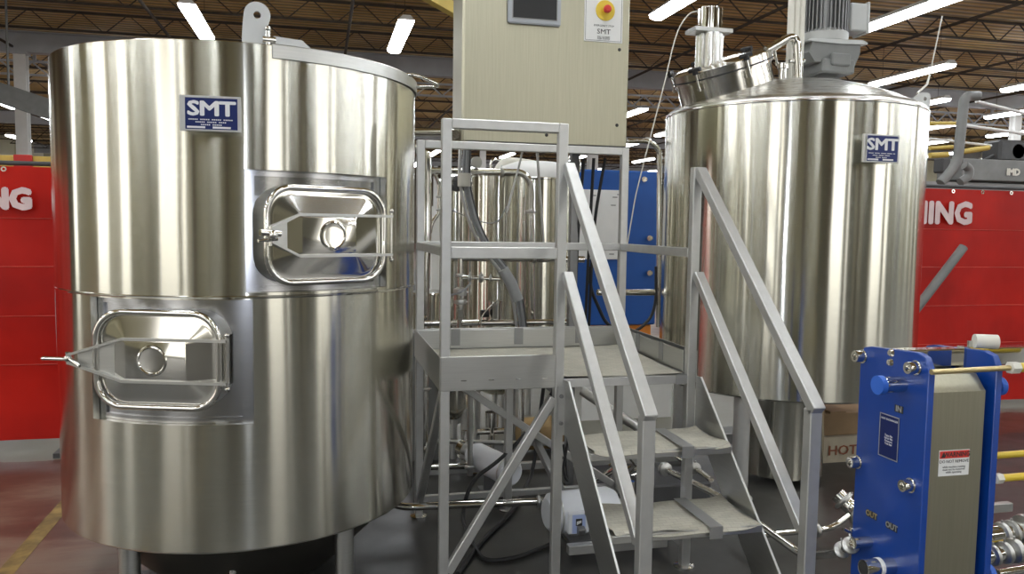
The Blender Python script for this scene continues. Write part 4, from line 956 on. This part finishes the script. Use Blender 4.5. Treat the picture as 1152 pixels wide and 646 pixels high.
b = BM(); q_ = at(541, 353, y=4.45); cyl(b, q_, q_+V((.045, 0, 0)), .022); single('black_actuator', b, M['black'], 'small black actuator left of the stainless cup', 'actuator')
pipe('capillary_line', [at(541, 372, y=4.4), at(541, 356, y=4.4), at(556, 340, y=4.4), at(560, 338, y=4.4)], .004, 'thin bent line beside the stainless cup', .04)
hose([at(507, 332, y=4.3), at(520, 329, y=4.3), at(530, 318, y=4.3)], .006, 'short grey hose joining the valve column from the left', 'hose')
hose([at(507, 236, y=4.5), at(540, 250, y=4.5), at(560, 252, y=4.5), at(570, 232, y=4.5)], .003, 'thin grey wire drooping across the narrow cylinder', 'hose', 'wire')
for i, (a_, c_) in enumerate((((588, 170), (570, 240)), ((604, 168), (612, 278)))):
    b = BM(); sq(b, at(*a_, y=4.35), at(*c_, y=4.35), .012 if i == 0 else .026, .01); single('metal_strap', b, M['satin'], ['thin dark strap hanging beneath the cabinet', 'pale flat bar slanting down beneath the cabinet'][i], 'bar')
# small fittings above rail left
b = BM(); q_ = at(514, 205, y=4.45); cyl(b, q_, q_+V((.0, 0, -.05)), .022); cyl(b, q_+V((-.03, 0, -.03)), q_+V((.05, 0, -.03)), .018); ball(b, q_+V((0, 0, .01)), .024); single('solenoid_valve', b, M['charcoal'], 'dark solenoid valve beside the front left post', 'valve')
b = BM(); q_ = at(534, 183, y=4.7); lathe(b, [(0, 0), (.03, 0), (.034, .012), (.034, .03), (0, .032)], q_, 24, axis=(.3, -1, 0)); single('pressure_gauge', b, M['satin'], 'small round gauge behind the top guard rail', 'gauge')
pipe('side_pipe', [at(466, 149, y=5.2), at(510, 149, y=5.2)], .026, 'polished level pipe between the left tank and the cabinet', .05)
for i, x_ in enumerate((556, 641)):
    b = BM(); q_ = at(x_-4, 200, y=5.3 if i else 6.1); 
    tube(b, fillet([q_, q_+V((0, 0, .14)), q_+V((.09, 0, .14)), q_+V((.09, 0, .04))], .05), .013)
    single('vent_bend', b, M['polish'], ['small vent bend atop the narrow cylinder', 'small vent bend just right of the wide vessel'][i], 'pipe')
# things under the deck
pipe('upright_pipe', [at(529, 442, y=4.2), at(529, 535, y=4.2)], .016, 'dark upright pipe under the deck', mt='plate', clamps=[(.9, .03, .012)])
pipe('low_header', [at(478, 496, y=4.6), at(640, 500, y=4.6)], .014, 'thin pipe running level under the deck', mt='plate')
pipe('low_header', [at(475, 526, y=4.4), at(545, 524, y=4.4)], .017, 'polished pipe just above the floor left of the small pump')
b = BM(); q_ = at(512, 466, y=5.0); lathe(b, [(0, 0), (.07, 0), (.075, .02), (.075, .12), (0, .12)], q_, 28, axis=(0, 1, 0)); o = single('pump_casing', b, M['plate'], 'round grey pump casing with rusty centre under the deck', 'pump')
b = BM(); lathe(b, [(0, .004), (.026, 0)], q_, 20, axis=(0, -1, 0)); part(o, 'centre_cap', b, M['wood'], 'rust coloured centre')
b = BM(); q_ = at(553, 480, y=4.7); cyl(b, q_, q_+V((0, 0, .09)), .04); cyl(b, q_+V((0, 0, -.13)), q_, .02); cyl(b, q_+V((-.09, 0, -.03)), q_+V((.10, 0, -.03)), .018); single('pipe_tee', b, M['polish'], 'polished pipe tee under the deck behind the back brace', 'fitting')
b = BM(); q_ = at(608, 487, y=4.9); lathe(b, [(0, -.16), (.07, -.15), (.105, -.1), (.105, .1), (.07, .15), (0, .16)], q_, 32, axis=(1, .1, 0)); o = single('yellow_drum', b, M['wood'], 'yellowish drum lying on the floor beneath the deck', 'drum')
b = BM(); q_ = at(533, 512, y=4.5); box(b, (q_.x-.02, 4.5, 0), (q_.x+.02, 4.54, q_.z+.04)); single('wood_block', b, M['wood'], 'small tan wood block standing under the deck', 'block')
b = BM(); p0, p1 = at(655, 425, y=5.6), at(755, 460, y=5.6); box(b, (p0.x, 5.6, 0), (p1.x, 5.9, p0.z)); single('pale_crate', b, M['paper'], 'pale crate far behind, seen beneath the deck', 'crate')
b = BM(); q_ = at(700, 540, y=4.0)
for k in range(14):
    a, c_ = V((random.uniform(-.16, .2), random.uniform(-.12, .12), random.uniform(-.02, .16))), V((random.uniform(-.12, .16), random.uniform(-.1, .1), random.uniform(-.06, .14)))
    cyl(b, q_+a, q_+c_, .006, seg=8)
part_ = single('fitting_pile', b, M['polish'], 'tangle of small bright fittings and rods beneath the middle tread', 'fittings', kind='stuff')
b = BM(); box(b, (1.62, 3.75, .0), (2.0, 4.05, .12), .01); single('plinth_block', b, M['charcoal'], 'dark plinth block on the floor under the stair', 'block')
pipe('corner_pipe', [at(722, 535, y=4.0), at(735, 575, y=3.8)], .022, 'dull flat bar leaning beneath the stair treads', mt='satin')
# fire extinguisher glimpsed at left
fe = thing('fire_extinguisher', 'red fire extinguisher glimpsed between left tank and post', 'fire extinguisher', at(476, 372, y=4.9))
q_ = V(fe.location); b = BM(); lathe(b, [(0, 0), (.036, 0), (.036, .17), (.02, .20), (.012, .21)], q_, 24); part(fe, 'cylinder', b, M['red'])
b = BM(); cyl(b, q_+V((0, 0, .2)), q_+V((0, 0, .24)), .012); box(b, q_+V((-.03, -.006, .235)), q_+V((.03, .006, .245))); part(fe, 'valve_head', b, M['ink'])
b = BM(); lathe(b, [(.0365, .05), (.0367, .06), (.0367, .12), (.0365, .13)], q_, 20, a0=-130, a1=-60); part(fe, 'paper_label', b, M['paper'])
sup = BM(); box(sup, q_+V((-.09, -.09, -.9)), q_+V((.09, .09, -.002))); single('stand', sup, M['grey_paint'], 'grey stand carrying the fire extinguisher', 'stand')

# ------------------------------------------------------------------ blue machine panel
bp_ = thing('blue_machine', 'tall blue machine enclosure behind the platform beside the domed tank', 'machine', (2.2, 6.4, 0))
p0, p1 = at(643, 190, y=6.), at(742, 190, y=6.); pb = at(690, 366, y=6.)
b = BM(); box(b, (p0.x, 6., pb.z), (p1.x, 6.9, p0.z), .01); part(bp_, 'enclosure', b, M['blue_panel'])
b = BM(); box(b, (p0.x+.02, 6.03, pb.z-.16), (p1.x-.02, 6.8, pb.z), .01); part(bp_, 'orange_base', b, M['orange'], 'orange base under the blue enclosure')
b = BM(); box(b, (p0.x+.05, 6.05, 0), (p1.x-.05, 6.8, pb.z-.16)); part(bp_, 'plinth', b, M['charcoal'])
for px, py in ((724, 202), (730, 268), (730, 307)):
    q_ = at(px, py, y=6.); b = BM(); box(b, (q_.x-.03, 5.975, q_.z-.012), (q_.x+.025, 6.0, q_.z+.012), .003); cyl(b, (q_.x-.01, 5.96, q_.z), (q_.x-.01, 5.98, q_.z), .022); part(bp_, 'latch', b, M['polish'])
p0, p1 = at(652, 213, y=5.99), at(704, 292, y=5.99)
b = BM(); box(b, (p0.x, 5.985, p1.z), (p1.x, 5.999, p0.z), .002); sh_ = part(bp_, 'white_sheet', b, M['paper'], 'white sheet on the blue enclosure')
b = BM()
for px, py in ((692, 222), (690, 231), (697, 219), (688, 286), (668, 220)):
    q_ = at(px, py, y=5.984); box(b, (q_.x-.02, 5.9835, q_.z-.003), (q_.x+.02, 5.985, q_.z+.003))
part(sh_, 'small_print', b, M['ink'], kind='stuff')
b = BM(); p0, p1 = at(590, 187, y=7.4), at(643, 187, y=7.4)

# ------------------------------------------------------------------ welding curtains
def curtain(x0, x1, y, z0, z1, lab, seed, txt, tx, ts, tz, align):
    t_ = thing('welding_curtain', lab, 'curtain', ((x0+x1)/2, y, 0))
    rnd = random.Random(seed); ph = rnd.random()*6
    def f(a, c_): 
        X = a*(x1-x0); return V((0, .014*math.sin(X*2.3+ph)+.006*math.sin(X*7+ph*2+2*c_)+.01*math.sin(3*X*c_), 0))
    b = BM(); grid(b, (x0, y, z0), (x1-x0, 0, 0), (0, 0, z1-z0), int((x1-x0)/.05), 24, f); thicken(b, .003); cur = part(t_, 'vinyl_sheet', b, M['vinyl'])
    b = BM()
    for z in [z0+(z1-z0)*k for k in (.815, .64, .46, .28)]:
        n_ = int((x1-x0)/.05)
        pts = [V((x0+i*(x1-x0)/n_, y-.006, z)) + f(i/n_, (z-z0)/(z1-z0)) for i in range(n_+1)]
        tube(b, pts, .0022, seg=5)
    part(cur, 'seam', b, mat('seam_red', (.60, .07, .045), .4, 0, .4))
    b = BM(); cyl(b, (x0-.05, y, z1+.02), (x1+.05, y, z1+.02), .014)
    for x in (x0-.03, x1+.03): cyl(b, (x, y, .02), (x, y, z1+.02), .018); box(b, (x-.03, y-.13, 0), (x+.03, y+.13, .03))
    part(t_, 'frame', b, M['charcoal'])
    b = BM(); x = x0+.08
    while x < x1: lathe(b, [(.008, 0), (.016, .001), (.016, .004), (.008, .004)], (x, y-.02, z1-.018), 12, axis=(0, -1, 0)); x += .28
    part(cur, 'grommet', b, M['polish'], kind='stuff')
    b = text_bm(txt, ts, (tx, y-.032, tz), (1, 0, 0), (0, 0, 1), .001, align, bold=.012, space=1.02); part(cur, 'lettering', b, mat('faded_white_paint', (.78, .60, .60), .6, 0, .1))
xe = at(61, 300, y=5.4).x
curtain(-5.0, xe, 5.4, .09, 1.765, 'red vinyl welding curtain beyond the left tank, its lettering cut by the frame', 2, 'WARNING', at(38, 225, y=5.4).x, .165, at(20, 225, y=5.4).z, 'RIGHT')
curtain(3.7, 9.0, 5.42, .06, 1.795, 'red vinyl welding curtain beyond the domed tank at right', 5, 'WARNING', at(1093, 241, y=5.4).x, .235, at(1070, 241, y=5.4).z, 'RIGHT')
# yellow rail and shelf above the left curtain
b = BM(); z = at(20, 181, y=6.0).z; box(b, (-6, 6.0, z-.05), (-1.7, 6.08, z+.035), .003); single('yellow_rail', b, M['yellow_rail'], 'yellow painted rail just above the left red curtain', 'rail')
b = BM(); z = at(25, 181, y=5.98).z; x_ = at(25, 181, y=5.98).x; box(b, (x_-.05, 5.97, z-.05), (x_+.06, 5.995, z+.04), .003); single('red_bracket', b, M['red'], 'small red bracket on the yellow rail', 'bracket')
# stick leaning before the right curtain
p0, p1 = at(1084, 278, y=5.08), at(1032, 346, y=5.08)
d_ = (p1-p0); p1 = p0 + d_*((p0.z)/-d_.z) if d_.z < 0 else p1
b = BM(); cyl(b, p0, p1, .034, seg=16); single('cardboard_tube', b, M['grey_paint'], 'grey tube leaning in front of the right red curtain', 'tube')
# box marked HOT and carton on it
bx = thing('plank_box', 'grey crate marked HOT standing on the floor behind the right newel post', 'crate', (3.55, 4.9, 0))
p0, p1 = at(926, 492, y=4.3), at(990, 522, y=4.3)
b = BM(); box(b, (p0.x-.1, 4.3, 0.0), (p1.x+.35, 4.62, p0.z), .004); part(bx, 'box', b, M['carton2'])
b = BM(); box(b, (p0.x-.1, 4.295, p1.z+.0), (p1.x+.35, 4.30, p0.z-.004)); bd = part(bx, 'front_board', b, mat('pale_board', (.40, .35, .26), .7, 0, .12))
b = text_bm('HOT', .085, at(948, 507, y=4.29), (1, 0, 0), (0, 0, 1), .001, bold=.001, sx=1.15); part(bd, 'lettering', b, M['rust_ink'])
b = BM(); q0, q1 = at(926, 466, y=4.32), at(990, 490, y=4.32); box(b, (q0.x-.05, 4.32, p0.z+.001), (q1.x+.3, 4.6, q0.z), .004); box(b, (q0.x+.05, 4.318, q0.z-.002), (q0.x+.16, 4.4, q0.z+.012)); single('brown_carton', b, M['carton'], 'brown carton stacked on the crate marked HOT', 'carton')

# ------------------------------------------------------------------ far machinery at upper right
mg = thing('grey_machine', 'grey machine with a long label bearing beam above the right red curtain', 'machine', (7.9, 8.2, 0))
p0, p1 = at(1083, 178, y=8.), at(1180, 200, y=8.)
b = BM(); box(b, (p0.x, 8.0, at(1100, 203, y=8.).z), (p1.x+2, 8.4, p0.z), .01); mb = part(mg, 'beam', b, M['grey_paint'])
q_ = at(1140, 194, y=7.99); b = text_bm('IMD', .11, (q_.x, 7.99, q_.z), (1, 0, 0), (0, 0, 1), .002, bold=.006); part(mb, 'lettering', b, M['cream'])
b = BM(); box(b, (p0.x-.6, 8.1, 0), (p1.x+2, 8.5, at(1100, 205, y=8.).z)); part(mg, 'base', b, M['frame_dark'])
q_ = at(1137, 170, y=8.3); b = BM(); box(b, (q_.x-.16, 8.3, q_.z-.13), (q_.x+.6, 8.6, q_.z+.14), .03); lathe(b, [(0, 0), (.09, 0), (.10, .02), (.10, .08)], q_+V((.12, 0, 0)), 24, axis=(0, 1, 0)); cyl(b, q_+V((-.3, .1, -.12)), q_+V((.0, .1, .02)), .02); part(mg, 'motor_housing', b, M['charcoal'])
q_ = at(1068, 185, y=7.95); b = BM(); box(b, (q_.x-.10, 7.95, q_.z-.10), (q_.x+.03, 8.1, q_.z+.08), .02); part(mg, 'end_block', b, M['charcoal'])
gp = [at(1101, 108, y=7.0), at(1085, 108, y=7.0), at(1077, 125, y=7.0), at(1077, 185, y=7.0), at(1073, 200, y=7.0), at(1058, 206, y=7.0)]
b = BM(); tube(b, fillet([gp[0], gp[1], gp[3], gp[5]], .18, 10), .05, seg=18); single('bent_duct', b, M['grey_paint'], 'fat grey pipe bending over above the right curtain', 'pipe')
b = BM(); tube(b, fillet([at(1085, 186, y=7.2), at(1091, 190, y=7.2), at(1090, 199, y=7.2), at(1080, 205, y=7.2)], .1, 8), .045, seg=16); single('duct_elbow', b, M['grey_paint'], 'short grey elbow at the foot of the bent pipe', 'pipe')
for i, (a_, c_, r_, mt, lab) in enumerate((
    ((1098, 114), (1170, 132), .018, 'white', 'pale pipe sloping right from the top of the bent grey pipe'),
    ((1085, 141), (1170, 153), .018, 'white', 'pale pipe sloping right at mid height of the bent grey pipe'),
    ((1046, 139), (1078, 139), .022, 'yellow_rail', 'upper short yellow bar left of the bent grey pipe'),
    ((1046, 167), (1076, 165), .020, 'yellow_rail', 'lower short yellow bar left of the bent grey pipe'),
    ((1082, 171), (1112, 166), .030, 'yellow_rail', 'yellow bar just right of the bent grey pipe'),
    ((1046, 156), (1115, 164), .014, 'white', 'thin pale pipe passing behind the bent grey pipe'),
    ((1046, 175), (1066, 174), .03, 'yellow_rail', 'lowest yellow bar beside the domed tank'))):
    b = BM(); cyl(b, at(*a_, y=7.3), at(*c_, y=7.3), r_, seg=12); single('overhead_bar' if 'bar' in lab else 'overhead_pipe', b, M[mt], lab, 'bar' if 'bar' in lab else 'pipe')
b = BM(); tube(b, [at(1060, 18, y=5.3), at(1046, 84, y=5.3)], .005, seg=6); tube(b, [at(1046, 84, y=5.3), at(1043, 95, y=5.0), at(1032, 105, y=4.6)], .008, seg=6)
single('lifting_rope', b, M['cream'], 'thin pale rope hanging above the lug of the domed tank', 'rope')
# yellow crane beam glimpse at top left of cabinet
b = BM(); p0 = at(480, 0, y=9.); sq(b, at(470, -12, y=9.), at(530, 22, y=9.), .16, .12); q_ = at(470, -12, y=9.); box(b, (q_.x-.06, 8.95, q_.z), (q_.x+.06, 9.05, ZC)); single('yellow_hoist_arm', b, M['yellow_rail'], 'yellow hoist arm at the top edge left of the cabinet', 'hoist')
# grey angled duct and thin truss on the far left
b = BM(); sq(b, at(-20, 98, y=16.), at(70, 128, y=16.), .35, .35); q_ = at(10, 105, y=16.); cyl(b, q_, (q_.x, q_.y, ZC), .02); single('grey_duct', b, M['grey_paint'], 'dark grey duct crossing the white column at far left', 'duct')
# yellow floor stripe
b = BM(); a_, c_ = at(0, 652, z=.0), at(80, 560, z=.0); d_ = (c_-a_).normalized(); s_ = V((-d_.y, d_.x, 0))*.036
prism(b, [a_-d_*3+s_, c_+d_*.12+s_, c_+d_*.12-s_, a_-d_*3-s_], (0, 0, .0015)); o = single('trim_1', b, mat('worn_yellow_line', (.22, .15, .045), .5, 0, .6, 9), None, None, kind='structure')

# ------------------------------------------------------------------ light
ld = bpy.data.lights.new('camera_flash', 'POINT'); ld.energy = 20; ld.color = (.80, .86, 1.0); ld.shadow_soft_size = .02
lo = bpy.data.objects.new('camera_flash', ld); COL.objects.link(lo); lo.location = CO + UP*.06 - FWD*.02
w = bpy.data.worlds.new('world'); sc.world = w; w.use_nodes = True
w.node_tree.nodes['Background'].inputs['Color'].default_value = (.5, .5, .5, 1); w.node_tree.nodes['Background'].inputs['Strength'].default_value = .3
sc.view_settings.view_transform = 'Standard'; sc.view_settings.look = 'None'; sc.view_settings.gamma = 1; sc.view_settings.use_curve_mapping = False
sc.view_settings.exposure = .62
sc.cycles.use_denoising = True
sc.cycles.max_bounces = 8; sc.cycles.sample_clamp_indirect = 4
